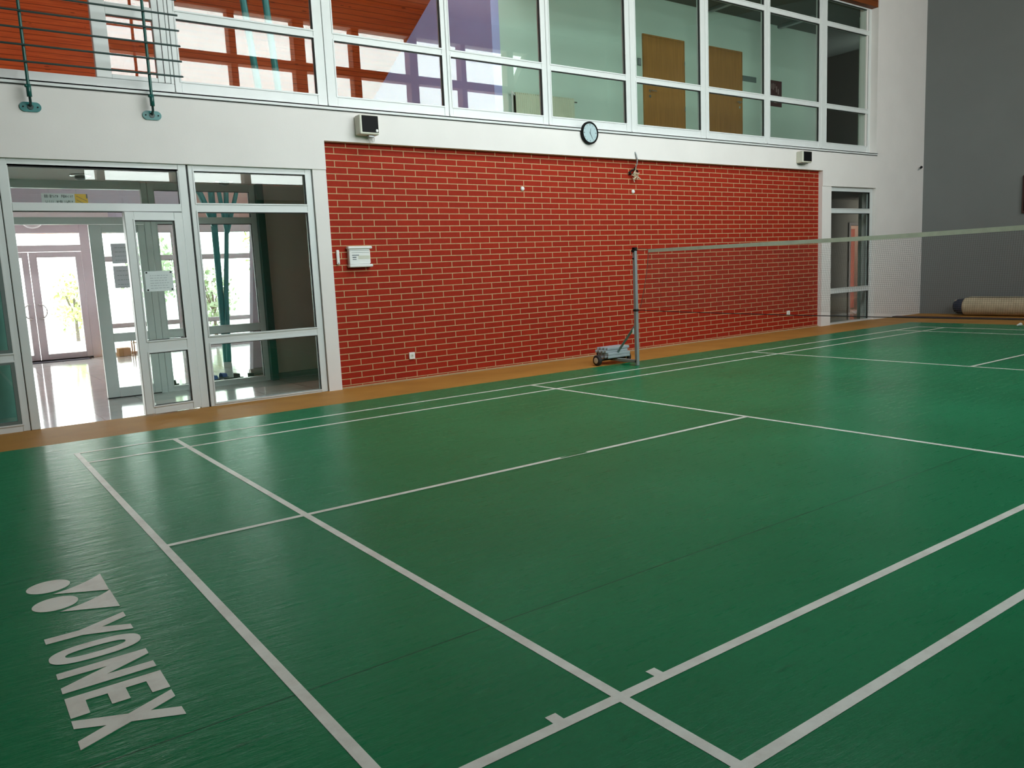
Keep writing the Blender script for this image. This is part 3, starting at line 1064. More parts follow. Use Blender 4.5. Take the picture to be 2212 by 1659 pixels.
def net_post(px, py, sg, label):
    t = thing('net_post', (px, py, MZ), label, 'net post', 'net posts')
    b = lambda x0, x1, y0, y1, z0, z1: (px + x0, px + x1, *(sorted((py + sg * y0, py + sg * y1))), MZ + z0, MZ + z1)
    MB().box(*b(-0.022, 0.022, -0.022, 0.022, 0.0, 1.535), bevel=0.003).build('pole', 'steel_grey', t)
    m = MB().box(*b(-0.026, 0.026, -0.026, 0.026, 1.50, 1.545), bevel=0.004)
    m.tube((px - 0.045, py, MZ + 1.50), (px - 0.02, py, MZ + 1.50), 0.018)
    m.build('top_cap', 'black', t)
    MB().tube((px - 0.04, py, MZ + 1.40), (px - 0.02, py, MZ + 1.40), 0.010).build('cord_hook', 'black', t)
    m = MB().box(*b(-0.028, 0.028, -0.028, 0.028, 0.715, 0.745), bevel=0.003)
    m.build('clamp', 'cord', t)
    m = MB().box(*b(-0.022, 0.022, 0.0, 0.50, 0.035, 0.075), bevel=0.003)
    m.build('foot_beam', 'steel_grey', t)
    # brace
    m = MB()
    p0, p1 = Vector((px, py + sg * 0.03, MZ + 0.52)), Vector((px, py + sg * 0.46, MZ + 0.06))
    m.tube(p0, p1, 0.019, seg=4)
    m.build('brace', 'steel_grey', t)
    MB().tube((px - 0.30, py + sg * 0.46, MZ + (0.066 if sg > 0 else 0.073)), (px + 0.26, py + sg * 0.46, MZ + (0.066 if sg > 0 else 0.073)), 0.018).build('axle', 'rubber', t, smooth=True)
    for wx in (-0.29, 0.25):
        w = MB().lathe((px + wx, py + sg * 0.46, MZ + (0.066 if sg > 0 else 0.073)), [(0.030, -0.028), (0.062, -0.028), (0.072, -0.018), (0.072, 0.018), (0.062, 0.028), (0.030, 0.028)], 28, 'X').build('wheel', 'rubber', t, smooth=True)
        MB().lathe((px + wx, py + sg * 0.46, MZ + (0.066 if sg > 0 else 0.073)), [(0.010, -0.033), (0.040, -0.030), (0.042, 0.030), (0.010, 0.033)], 20, 'X').build('hub', 'cream', w)
    MB().lathe((px - 0.045, py + sg * 0.64, MZ + 0.125), [(0.028, -0.07), (0.044, -0.06), (0.044, 0.06), (0.028, 0.07)], 20, 'X').build('grip_roller', 'rubber', t, smooth=True)
    # cast weights with scalloped ends
    for k, (dx, dy, z) in enumerate(((-0.01, 0.45, 0.086), (0.0, 0.455, 0.122), (-0.015, 0.49, 0.158), (0.015, 0.485, 0.194))):
        x0, x1 = px - 0.19 + dx, px + 0.22 + dx
        y0, y1 = sorted((py + sg * (dy - 0.10), py + sg * (dy + 0.11)))
        w = MB()
        n = 6
        pts = []
        for q in range(n + 1):
            pts.append((x0 + (0.022 if q % 2 else 0.0) , y0 + (y1 - y0) * q / n))
        pts2 = [(x1 + (0.022 if q % 2 else 0.0), y0 + (y1 - y0) * q / n) for q in range(n, -1, -1)]
        w.poly([(a, b_, z + MZ) for a, b_ in (pts + pts2)][::-1], (0, 0, 0.035))
        w.build('weight', 'weight', t, bevel=0.006)
    m = MB().box(*b(-0.040, -0.006, 0.030, 0.034, 0.415, 0.465))
    m.poly([(px - 0.023 - 0.017, py + sg * 0.032, MZ + 0.465), (px - 0.023 + 0.017, py + sg * 0.032, MZ + 0.465), (px - 0.023, py + sg * 0.032, MZ + 0.50)], (0, 0.003, 0))
    m.build('paper_label', 'white_plastic', t)
    return t


net_post(6.68, 0.25, 1, 'grey wheeled net post with stacked weights beside the brick wall')
net_post(6.68, -6.42, -1, 'grey wheeled net post outside the photo')

net = thing('badminton_net', (6.70, -3.0, 0.70), 'dark badminton net with off white top tape stretched across the court', 'net')


def ztop(y):
    return 1.520 - 0.006 * max(0.0, min(-y, 6.2 + y if y < -3.1 else -y))


def yl(t):      # left edge of the net runs in towards the post at the bottom
    return 0.025 + 0.165 * t ** 1.5


m = MB()
ys = [0.025 - 6.2 * k / 40 for k in range(41)]
for a, b_ in zip(ys[:-1], ys[1:]):
    za, zb = ztop(a), ztop(b_)
    for s in (-1, 1):
        v = [(6.70 + s * 0.003, a, za - 0.042), (6.70 + s * 0.003, b_, zb - 0.042), (6.70, b_, zb), (6.70, a, za)]
        m.bm.faces.new([m.bm.verts.new(q) for q in v])
m.build('top_tape', 'tape', net)
m = MB()
H = 0.75
rws = 39
for r in range(1, rws + 1):
    t = r / rws
    segs = 16
    y0, y1 = yl(t), -6.17
    for k in range(segs):
        a = y0 + (y1 - y0) * k / segs
        b_ = y0 + (y1 - y0) * (k + 1) / segs
        m.tube((6.70, a, ztop(a) - 0.03 - (H - 0.03) * t), (6.70, b_, ztop(b_) - 0.03 - (H - 0.03) * t), 0.0008, seg=3, caps=False)
cols = 325
for c in range(cols + 1):
    f = c / cols
    pts = []
    for t in ((0, 1) if f > 0.05 else (0, .25, .5, .75, 1)):
        y = yl(t) + (-6.17 - yl(t)) * f
        pts.append((6.70, y, ztop(y) - 0.03 - (H - 0.03) * t))
    for a, b_ in zip(pts[:-1], pts[1:]):
        m.tube(a, b_, 0.0008, seg=3, caps=False)
m.build('net_mesh', 'net', net)
m = MB()
cp = [(6.70, 0.24, 0.737)]
for k in range(25):
    y = 0.15 - 6.5 * k / 24
    cp.append((6.70, y, 0.738 - 0.026 * math.sin(PI * k / 24) ** 0.6))
m.path(cp, 0.0045, 6)
m.build('bottom_cord', 'cord', net)
m = MB()
m.path([(6.68, 0.24, 1.528), (6.69, 0.12, 1.50), (6.70, 0.03, 1.512)], 0.003, 6)
m.path([(6.68, 0.24, 1.532), (6.69, 0.15, 1.535), (6.70, 0.03, 1.518)], 0.003, 6)
m.path([(6.70, yl(t), ztop(0) - 0.03 - (H - 0.03) * t) for t in (0, .2, .4, .6, .8, 1)], 0.004, 6)
m.build('tie_cord', 'net', net)

# ================================================================== WALL THINGS
def speaker(x, y, label, cables=True, z0=2.985, w=0.25, h=0.225, turn=0.0):
    t = thing('loudspeaker', (x, YW - 0.012, z0), label, 'loudspeaker', 'loudspeakers on the white band')
    c = (x + w / 2, YW - 0.012, z0)
    y1 = YW - 0.014
    MB().box(x, x + w, y1 - 0.140, y1, z0, z0 + h, bevel=0.022, seg=3).rot(c, 'Z', turn).build('housing', 'cream', t, smooth=False)
    MB().box(x + 0.030, x + w - 0.010, y1 - 0.145, y1 - 0.135, z0 + 0.026, z0 + h - 0.010, bevel=0.004).rot(c, 'Z', turn).build('grille', 'black', t)
    if cables:
        MB().ball((x + w - 0.032, y1 - 0.145, z0 + 0.048), 0.017, 14, (1, 0.3, 1)).rot(c, 'Z', turn).build('badge', 'white_plastic', t)
        m = MB().box(x + 0.13, x + 0.20, y1 - 0.10, y1 - 0.04, z0 - 0.018, z0 + 0.004)
        m.build('terminal_block', 'steel_grey', t)
        m = MB()
        m.path([(x + 0.13, y1 - 0.07, z0), (x + 0.15, y1 - 0.03, z0 - 0.035), (x + 0.19, y1 - 0.004, z0 - 0.075)], 0.0022, 6)
        m.path([(x + 0.20, y1 - 0.07, z0), (x + 0.225, y1 - 0.05, z0 - 0.03), (x + 0.235, y1 - 0.02, z0 - 0.055)], 0.0022, 6)
        m.path([(x + 0.19, y1 - 0.07, z0 - 0.01), (x + 0.20, y1 - 0.03, z0 - 0.04), (x + 0.225, y1 - 0.006, z0 - 0.06)], 0.0018, 6)
        m.build('cable', 'steel_grey', t)
    else:
        MB().box(x + 0.03, x + 0.19, y1 - 0.11, y1, z0 - 0.012, z0 + 0.004).build('bracket', 'sign_grey', t)
    return t


speaker(3.485, 0, 'larger cream loudspeaker with black grille on the white band, left of the clock')
speaker(12.115, 0, 'small cream loudspeaker with black grille above the right end of the bricks', False, z0=3.005, w=0.27, h=0.205, turn=math.radians(-2))

# clock
ck = thing('wall_clock', (7.15, YW - 0.03, 3.234), 'round black rimmed wall clock with pale blue face on the white band', 'clock')
cy = YW - 0.012
m = MB()
m.lathe((7.15, cy, 3.234), [(0.150, -0.001), (0.158, -0.012), (0.158, -0.040), (0.150, -0.050), (0.134, -0.050), (0.130, -0.036), (0.02, -0.034)], 48, 'Y')
m.build('rim', 'black', ck)
m = MB().lathe((7.15, cy, 3.234), [(0.131, -0.037), (0.131, -0.040)], 48, 'Y')
m.build('face', 'clock_face', ck)


def hand(ang, ln, w, name):
    d = Vector((math.sin(ang), 0, math.cos(ang)))
    n = Vector((math.cos(ang), 0, -math.sin(ang)))
    o_ = Vector((7.15, cy - 0.043, 3.234))
    q = [o_ - d * 0.015 - n * w, o_ - d * 0.015 + n * w, o_ + d * ln + n * w * .5, o_ + d * ln - n * w * .5]
    MB().poly([tuple(v) for v in q], (0, -0.002, 0)).build(name, 'ink', ck)


hand(math.radians(13), 0.062, 0.0035, 'hour_hand')
hand(math.radians(152), 0.095, 0.0030, 'minute_hand')
m = MB()
for k in range(12):
    a = 2 * PI * k / 12
    cx_, cz_ = 7.15 + 0.112 * math.sin(a), 3.234 + 0.112 * math.cos(a)
    w_ = 0.008 if k % 3 == 0 else 0.0055
    box(cx_ - w_ * .7, cx_ + w_ * .7, cy - 0.042, cy - 0.040, cz_ - w_, cz_ + w_).build('hour_mark', 'ink', ck)

# first-aid style wall box
t = thing('dispenser_box', (3.45, YB, 1.46), 'white wall mounted box with small print near the left end of the bricks', 'wall box')
m = MB().box(3.315, 3.585, YB - 0.060, YB, 1.488, 1.672, 0.006)
m.box(3.575, 3.596, YB - 0.045, YB - 0.01, 1.50, 1.655)
m.build('housing', 'white_plastic', t)
MB().box(3.300, 3.618, YB - 0.075, YB, 1.668, 1.702, 0.010).build('top_cover', 'white_plastic', t)
MB().box(3.305, 3.612, YB - 0.080, YB, 1.452, 1.486, 0.008).build('bottom_tray', 'white_plastic', t)
m = MB()
box(3.350, 3.440, YB - 0.062, YB - 0.060, 1.591, 1.600).build('text_line', 'ink', t)
box(3.354, 3.404, YB - 0.062, YB - 0.060, 1.565, 1.576).build('text_line', 'ink', t)
box(3.354, 3.404, YB - 0.062, YB - 0.060, 1.543, 1.551).build('text_line', 'ink', t)
m = MB()
m.box(3.345, 3.575, YB - 0.0615, YB - 0.060, 1.625, 1.628)
m.box(3.320, 3.575, YB - 0.0615, YB - 0.060, 1.649, 1.653)
m.build('groove', 'sign_grey', t)
m = MB().box(3.430, 3.585, YB - 0.0612, YB - 0.060, 1.548, 1.590)
m.build('label_strip', 'cream', t)

t = thing('key_tag', (3.185, YB, 1.48), 'slim white vertical fitting on the bricks left of the white box', 'wall fitting')
m = MB().box(3.168, 3.206, YB - 0.028, YB, 1.492, 1.664, 0.010, 2)
m.build('body', 'white_plastic', t)
MB().tube((3.187, YB - 0.032, 1.508), (3.187, YB - 0.026, 1.508), 0.006).build('screw', 'sign_grey', t)


def socket(x, z, label):
    t = thing('power_socket', (x, YB, z), label, 'socket', 'power sockets low on the bricks')
    MB().box(x - 0.042, x + 0.042, YB - 0.022, YB, z - 0.044, z + 0.044, 0.008, 2).build('cover_plate', 'white_plastic', t)
    MB().lathe((x, YB, z), [(0.024, -0.0225), (0.022, -0.0235)], 20, 'Y').build('socket_face', 'cream', t)
    MB().lathe((x, YB, z), [(0.005, -0.0235), (0.005, -0.026)], 8, 'Y').build('earth_pin', 'ink', t)


socket(4.10, 0.308, 'white power socket low on the bricks, left of the net post')
socket(12.01, 0.318, 'white power socket low on the bricks, seen behind the net')


def button(x, z, label):
    o = MB().lathe((x, YB, z), [(0.032, 0.0), (0.032, -0.010), (0.024, -0.024), (0.010, -0.028)], 20, 'Y').build('wall_button', 'white_plastic', smooth=True)
    tag(o, label, 'wall knob', 'white knobs on the bricks')


button(5.985, 2.437, 'small white knob on the bricks, left one of two, below the clock side')
button(8.10, 2.439, 'small white knob on the bricks just under the tied rope bundle')

# hanging rope bundle
t = thing('rope_bundle', (8.10, YW - 0.01, 2.62), 'knotted beige rope and cable hanging from the white band over the bricks', 'rope')
m = MB()
m.path([(8.075, YW - 0.012, 3.015), (8.085, YW - 0.03, 2.97), (8.10, YW - 0.035, 2.90), (8.105, YW - 0.02, 2.84), (8.10, YW, 2.80)], 0.010, 8)
m.build('cable', 'steel_grey', t, smooth=True)
m = MB()
for k in range(16):
    a = random.uniform(0, 2 * PI)
    p = Vector((8.10 + 0.05 * math.cos(a), YB - 0.05 + random.uniform(-0.03, 0.02), 2.66 + 0.05 * math.sin(a)))
    q_ = p + Vector((random.uniform(-0.07, 0.07), random.uniform(-0.01, 0.01), random.uniform(-0.06, 0.08)))
    m.tube(p, q_, 0.007, seg=6)
m.path([(8.10, YW, 2.80), (8.12, YB - 0.05, 2.75), (8.08, YB - 0.05, 2.70), (8.14, YB - 0.05, 2.66), (8.07, YB - 0.05, 2.62)], 0.010, 6)
m.build('knot', 'rope', t)
m = MB()
m.path([(8.00, YB - 0.03, 2.715), (8.06, YB - 0.04, 2.755), (8.12, YB - 0.05, 2.765), (8.17, YB - 0.05, 2.735)], 0.012, 6)
m.ball((8.12, YB - 0.05, 2.785), 0.022, 10)
m.ball((8.03, YB - 0.03, 2.70), 0.020, 10)
m.build('hook', 'black', t)

# camera near the corner
t = thing('security_camera', (16.38, YW - 0.012, 3.06), 'tiny black camera on the white wall near the corner', 'camera')
m = MB().tube((16.36, YW - 0.012, 3.03), (16.39, YW - 0.06, 3.075), 0.008)
m.build('arm', 'steel_grey', t)
MB().tube((16.36, YW - 0.09, 3.085), (16.42, YW - 0.04, 3.075), 0.026, 0.020, 16).build('body', 'black', t)

# brown board cut by the right edge
t = thing('wall_board', (XR, -0.75, 2.0), 'dark brown board on the grey wall cut by the right edge', 'board')
MB().box(XR - 0.06, XR, -1.25, -0.345, 1.98, 2.70, 0.01).build('panel', 'brown_board', t)
MB().box(XR - 0.068, XR - 0.06, -1.21, -0.385, 2.02, 2.66).build('inset', 'black', t)

# green bar rack
rk = thing('bar_rack', (0.70, 1.50, 3.0), 'dark green rack of horizontal metal bars mounted in front of the open upper window', 'bar rack')
for k in range(8):
    z = 3.437 + 0.1488 * k
    MB().tube((-2.5, 1.485, z), (1.560, 1.485, z), 0.0095, seg=10).build('bar', 'rack_bar', rk, smooth=True)
for x in (0.170, 1.240, -2.0):
    MB().tube((x, 1.510, 3.20), (x, 1.510, 4.60), 0.0145, seg=14).build('upright', 'teal_dark', rk, smooth=True)
    m = MB().tube((x, 1.510, 3.13), (x, 1.510, 3.24), 0.022, seg=14)
    m.tube((x - 0.02, 1.530, 3.225), (x - 0.02, 1.49, 3.225), 0.012)
    m.build('coupling', 'teal_dark', rk, smooth=True)
    m = MB().path([(x, 1.510, 3.16), (x + 0.004, 1.530, 3.09), (x + 0.006, 1.590, 3.065)], 0.012, 10)
    m.build('strut', 'rack_bar', rk)
    m = MB()
    pts = []
    for k in range(32):
        a = 2 * PI * k / 32
        cx_ = (0.045 if math.cos(a) > 0 else -0.045)
        pts.append((x + 0.006 + cx_ + 0.045 * math.cos(a), YW - 0.012, 3.055 + 0.044 * math.sin(a)))
    m.poly(pts, (0, -0.012, 0))
    pl = m.build('wall_plate', 'teal', rk)
    for sx in (-0.06, 0.06):
        MB().tube((x + 0.006 + sx, YW - 0.03, 3.055), (x + 0.006 + sx, YW - 0.022, 3.055), 0.007, seg=6).build('screw', 'black', pl)
    MB().tube((x + 0.006, YW - 0.03, 3.055), (x + 0.006, YW - 0.022, 3.055), 0.026, seg=16).build('flange', 'rack_bar', pl)

# rolled mat by the end wall
t = thing('rolled_mat', (16.3, -1.5, 0.0), 'thick cream rolled mat with navy end lying along the grey end wall', 'rolled mat')
MB().lathe((16.25, -1.7, 0.185), [(0.10, -2.2), (0.168, -2.2), (0.178, -2.17), (0.178, 2.17), (0.168, 2.2), (0.10, 2.2)], 40, 'Y').build('roll', 'cream_mat', t, smooth=True)
m = MB().box(16.28, 16.47, -3.9, 0.47, 0.345, 0.372, 0.008)
m.build('loose_flap', 'cream_mat', t)
MB().lathe((16.25, -1.7, 0.185), [(0.09, 2.19), (0.165, 2.19), (0.150, 2.33), (0.11, 2.40), (0.06, 2.42)], 32, 'Y').build('inner_core', 'navy', t, smooth=True)
MB().box(16.30, 16.46, 0.55, 0.75, 0.24, 0.31, 0.02, 2).build('brown_flap', 'rope', t)
MB().box(16.232, 16.30, -3.9, 0.47, 0.3585, 0.3665, 0.001).build('seam', 'cord', t)

# plank edge in front of the roll
o = box(15.42, 15.60, -4.5, 1.58, 0.0, 0.02, 0.003).build('floor_batten', 'brown_board')
tag(o, 'low dark wooden batten on the ochre floor in front of the rolled mat', 'batten')

# shuttlecock
t = thing('shuttlecock', (13.90, -1.45, MZ), 'white shuttlecock lying on the mat near the far back line', 'shuttlecock')
MB().ball((13.87, -1.44, MZ + 0.030), 0.014, 14).build('cork', 'white_plastic', t, smooth=True)
m = MB()
for k in range(14):
    a0, a1 = 2 * PI * k / 14, 2 * PI * (k + 0.8) / 14
    c0, c1 = Vector((13.88, -1.443, MZ + 0.031)), Vector((13.94, -1.46, MZ + 0.037))
    d = (c1 - c0).normalized()
    e1 = d.cross(Vector((0, 0, 1))).normalized()
    e2 = d.cross(e1)
    q = []
    for c_, r_, a in ((c0, 0.013, a0), (c0, 0.013, a1), (c1, 0.032, a1), (c1, 0.032, a0)):
        q.append(c_ + e1 * (r_ * math.cos(a)) + e2 * (r_ * math.sin(a)))
    m.poly([tuple(v) for v in q], tuple(d.cross(q[1] - q[0]).normalized() * 0.0008))
m.build('feather_skirt', 'white_plastic', t)

# notice on the door leaf
def notice(x0, x1, y, z0, z1, label, rot=None, mat='paper', lines=5, pins=True, lmat='ink_pale'):
    t = thing('paper_notice', ((x0 + x1) / 2, y, z0), label, 'notice', 'printed sheets on the glass doors')
    def fin(mb, n, mt):
        if rot:
            mb.rot(rot[0], 'Z', rot[1])
        return mb.build(n, mt, t)
    fin(MB().box(x0, x1, y - 0.003, y, z0, z1), 'sheet', mat)
    for k in range(lines):
        m = MB()
        z = z1 - (z1 - z0) * (0.22 + 0.62 * k / max(1, lines - 1))
        xx = x0 + (x1 - x0) * 0.17
        while xx < x1 - (x1 - x0) * 0.22:
            w = random.uniform(0.012, 0.04)
            m.box(xx, min(xx + w, x1 - 0.03), y - 0.0036, y - 0.003, z - 0.0035, z + 0.0035)
            xx += w + 0.008
        fin(m, 'text_line', lmat)
    if pins:
        for (a, b_) in ((x0 + .018, z1 - .014), (x1 - .018, z1 - .014), (x0 + .018, z0 + .016), (x1 - .018, z0 + .016)):
            fin(MB().tube((a, y - 0.008, b_), (a, y - 0.003, b_), 0.0085, seg=12), 'tape_dot', 'black')
    return t


notice(1.005, 1.285, hy - 0.006, 1.282, 1.490, 'white printed notice with four dark dots on the ajar hall door leaf', rot=((hx, hy, 0), ANG), lines=6)
notice(1.03, 1.25, YP - 0.001 + 0.02, 1.63, 1.90 - 0.03, 'upper grey printed sheet on the lobby partition leaf', mat='paper_grey', pins=False, lines=4)
notice(1.03, 1.25, YP - 0.001 + 0.02, 1.335, 1.60, 'lower grey printed sheet on the lobby partition leaf', mat='paper_grey', pins=False, lines=4)

# hanging sign in the vestibule
t = thing('hanging_sign', (1.07, 7.0, 2.66), 'white sign with a yellow square end hanging behind the upper lobby pane', 'sign')
MB().box(0.76, 1.215, 7.0, 7.012, 2.60, 2.83).build('board', 'paper', t)
MB().box(1.215, 1.395, 7.0, 7.012, 2.60, 2.825).build('yellow_panel', 'yellow', t)
for z, x0, x1 in ((2.785, 0.80, 0.99), (2.785, 1.03, 1.18), (2.70, 0.81, 0.92), (2.70, 0.96, 1.04), (2.70, 1.07, 1.19), (2.64, 0.80, 1.10)):
    x = x0
    m = MB()
    while x < x1:
        m.box(x, x + 0.006, 6.998, 7.0, z - 0.022, z + 0.022)
        if random.random() > 0.4:
            m.box(x, x + 0.018, 6.998, 7.0, z + random.choice((-0.022, -0.004, 0.016)), z + random.choice((-0.016, 0.003, 0.022)) + 0.002)
        x += 0.024
    m.build('word', 'sign_grey', t)
m = MB()
for k in range(2):
    m.poly([(1.235 + 0.0 * k, 6.999, 2.80 - 0.06 * k), (1.235, 6.999, 2.792 - 0.06 * k), (1.38, 6.999, 2.712 - 0.06 * k), (1.38, 6.999, 2.720 - 0.06 * k)], (0, -0.001, 0))
m.box(1.375, 1.395, 6.998, 7.0, 2.76, 2.825)
m.build('stripes', 'ink', t)
for x in (0.86, 1.24):
    MB().tube((x, 7.006, 2.825), (x, 7.006, 3.30), 0.002, seg=5).build('hanging_wire', 'steel_grey', t)


# lobby ceiling lamps (switched off, chrome)
def downlight(x, y, label):
    t = thing('ceiling_spotlight', (x, y, 2.60), label, 'ceiling lamp', 'spotlights in the lobby ceiling')
    MB().lathe((x, y, 2.60), [(0.105, 0.0), (0.115, -0.008), (0.105, -0.016), (0.06, -0.016)], 28, 'Z').build('ring', 'chrome', t, smooth=True)
    MB().lathe((x, y, 2.588), [(0.060, 0.0), (0.060, -0.03), (0.030, -0.045)], 20, 'Z').build('lamp_head', 'sign_grey', t)


downlight(0.715, 2.85, 'chrome ceiling spotlight above the open hall door')
downlight(2.345, 3.05, 'chrome ceiling spotlight above the right lobby pane')
t = thing('dome_lamp', (0.93, 9.6, 2.60), 'pinkish opal dome lamp above the entrance door', 'ceiling lamp')
struct(box(-0.9, 2.0, 9.0, YE, 2.60, 2.75).build('ceiling_porch', 'pink'), 'pinkish white soffit above the entrance door', 'ceiling')
t.location = (0.84, 9.55, 2.60)
MB().lathe((0.84, 9.55, 2.60), [(0.16, 0.0), (0.165, -0.02), (0.14, -0.07), (0.09, -0.11), (0.03, -0.125)], 28, 'Z').build('shade', 'opal', t, smooth=True)
MB().lathe((0.84, 9.55, 2.60), [(0.172, 0.0), (0.172, -0.012)], 28, 'Z').build('base_ring', 'black', t)

# teal columns
t = thing('forked_column', (3.20, 6.62, 0.0), 'teal forked steel column behind the right lobby pane', 'column')
MB().tube((3.190, 6.65, 0.0), (3.205, 6.65, 2.3), 0.050, 0.054, 18).tube((3.205, 6.65, 2.3), (3.207, 6.65, 3.30), 0.054, 0.054, 18).build('trunk', 'teal', t, smooth=True)
m = MB().tube((3.215, 6.60, 0.0), (3.275, 6.60, 1.12), 0.045, 0.042, 16).tube((3.275, 6.60, 1.12), (3.385, 6.60, 2.20), 0.042, 0.036, 16)
m.build('trunk', 'teal', t, smooth=True)
MB().tube((3.385, 6.60, 2.18), (3.44, 6.60, 2.90), 0.040, 0.042, 14).tube((3.44, 6.60, 2.90), (3.50, 6.60, 3.30), 0.042, 0.042, 14).build('branch', 'teal', t, smooth=True)
MB().tube((3.385, 6.58, 2.18), (3.285, 6.50, 2.86), 0.035, 0.035, 14).tube((3.285, 6.50, 2.86), (3.20, 6.55, 3.30), 0.035, 0.035, 14).build('branch', 'teal', t, smooth=True)
MB().tube((3.390, 6.58, 2.18), (3.60, 6.56, 2.86), 0.036, 0.036, 14).tube((3.60, 6.56, 2.86), (3.75, 6.56, 3.30), 0.036, 0.036, 14).build('branch', 'teal', t, smooth=True)
MB().tube((3.20, 6.60, 2.3), (2.98, 6.55, 2.86), 0.05, 0.05, 14).tube((2.98, 6.55, 2.86), (2.80, 6.55, 3.30), 0.05, 0.05, 14).build('branch', 'teal', t, smooth=True)
MB().box(-5.9, 6.8, 6.50, 7.06, 3.30, 3.50, 0.01).build('head_beam', 'teal_dark', t)
t = thing('twin_column', (3.95, 5.05, 0.0), 'teal twin steel column glimpsed through the upper window left of the large posts', 'column')
MB().tube((3.72, 5.0, 0.0), (3.60, 5.0, 4.0), 0.05, 0.05, 16).tube((3.60, 5.0, 4.0), (3.40, 5.0, roof(5.0)), 0.05, 0.05, 16).build('trunk', 'teal', t, smooth=True)
MB().tube((4.00, 5.0, 0.0), (3.90, 5.0, 4.0), 0.05, 0.05, 16).tube((3.90, 5.0, 4.0), (3.76, 5.0, roof(5.0)), 0.05, 0.05, 16).build('trunk', 'teal', t, smooth=True)


# slippers behind the partition
def slipper(x, y, ang, mat, label):
    t = thing('slipper', (x, y, 0.0), label, 'slipper', 'slippers on the lobby floor')
    pts = []
    for k in range(20):
        a = 2 * PI * k / 20
        w = 0.046 if math.cos(a) > 0 else 0.036
        pts.append((x + 0.13 * math.cos(a), y + w * math.sin(a), 0.0))
    c = (x, y, 0)
    MB().poly(pts, (0, 0, 0.022)).rot(c, 'Z', ang).build('sole', 'slate' if mat != 'black' else 'black', t)
    m = MB()
    n = 10
    for i in range(n):
        a0, a1 = PI * i / n, PI * (i + 1) / n
        p = []
        for (xx, a, s) in ((0.00, a0, 1.0), (0.00, a1, 1.0), (0.085, a1, 0.78), (0.085, a0, 0.78)):
            p.append((x + xx, y + 0.046 * s * math.cos(a), 0.020 + 0.060 * s * math.sin(a)))
        m.poly(p, (0, 0, 0.004))
    m.rot(c, 'Z', ang)
    m.build('strap', mat, t)


slipper(2.22, 4.05, 0.25, 'blue', 'bright blue slipper behind the partition, leftmost of the row')
slipper(2.40, 4.22, 0.35, 'blue', 'bright blue slipper behind the partition, next to the dark ones')
slipper(2.52, 4.02, -0.35, 'black', 'black slipper behind the partition, beside the blue pair')
slipper(2.66, 3.84, -0.30, 'black', 'black slipper behind the partition, nearest the glass')
slipper(1.66, 4.02, 0.1, 'black', 'black slipper seen through the hall door leaf, left one')
slipper(1.93, 3.92, 0.1, 'black', 'black slipper seen through the hall door leaf, right one')
t = thing('rolled_rug', (3.0, 4.22, 0.0), 'small grey rolled rug with pale end behind the lobby partition', 'rolled rug')
MB().tube((2.82, 4.22, 0.045), (3.25, 4.22, 0.045), 0.045, seg=20).build('roll', 'mat_grey', t, smooth=True)
MB().tube((2.812, 4.22, 0.045), (2.82, 4.22, 0.045), 0.044, seg=20).build('end_disc', 'white_plastic', t)

# boxes by the entrance
o = box(2.08, 2.30, 9.95, 10.20, 0.0, 0.16, 0.004).build('cardboard_box', 'cardboard')
tag(o, 'small cardboard box on the floor right of the entrance door', 'box')
t = thing('flower_pot', (1.86, 10.1, 0), 'yellow pot standing beside the entrance door frame', 'pot')
MB().lathe((1.88, 10.1, 0.0), [(0.05, 0.0), (0.075, 0.14), (0.082, 0.14), (0.07, 0.12)], 20, 'Z').build('pot', 'yellow', t)
t = thing('shoe_rack', (2.55, 10.1, 0), 'low wooden shoe rack right of the cardboard box', 'rack')
for z in (0.06, 0.24):
    MB().box(2.36, 3.0, 10.0, 10.25, z, z + 0.015).build('shelf', 'veneer', t)
for x in (2.37, 2.98):
    for y in (10.01, 10.23):
        MB().box(x, x + 0.02, y, y + 0.02, 0.0, 0.30).build('leg', 'veneer', t)
o = box(0.10, 1.60, 9.55, 10.30, 0.0, 0.012, 0.004).build('door_mat', 'door_mat')
tag(o, 'dark door mat in front of the entrance door', 'door mat')
o.scale = (1, 0.45, 1)
o.location.y = 10.22

# ================================================================== CORRIDOR THINGS (upper floor)
YC = 3.40
ZF = 3.36


def room_door(n, x0, x1, hleft, label):
    m = MB()
    m.box(x0 - 0.00, x0 + 0.06, YC - 0.03, YC, ZF, 5.43)
    m.box(x1 - 0.012, x1, YC - 0.03, YC, ZF, 5.43)
    m.box(x0 + 0.06, x1 - 0.012, YC - 0.03, YC, 5.40, 5.43)
    d = struct(m.build('door_%d' % n, 'veneer'), label, 'door')
    lf = MB().box(x0 + 0.062, x1 - 0.014, YC - 0.026, YC - 0.002, ZF + 0.005, 5.398).build('door_leaf', 'veneer', d)
    hx_ = x0 + 0.15 if hleft else x1 - 0.09
    s = 1 if hleft else -1
    m = MB().tube((hx_, YC - 0.026, 4.45), (hx_, YC - 0.075, 4.45), 0.012)
    m.tube((hx_, YC - 0.075, 4.45), (hx_ + s * 0.13, YC - 0.075, 4.45), 0.010)
    m.lathe((hx_, YC - 0.026, 4.45), [(0.027, 0.0), (0.027, -0.006)], 18, 'Y')
    m.lathe((hx_, YC - 0.026, 4.355), [(0.027, 0.0), (0.027, -0.006)], 18, 'Y')
    m.build('door_handle', 'chrome', lf)
    if hleft:
        for z in (5.02, 4.20):
            MB().tube((x1 - 0.012, YC - 0.034, z - 0.04), (x1 - 0.012, YC - 0.034, z + 0.04), 0.009).build('hinge', 'chrome', lf)


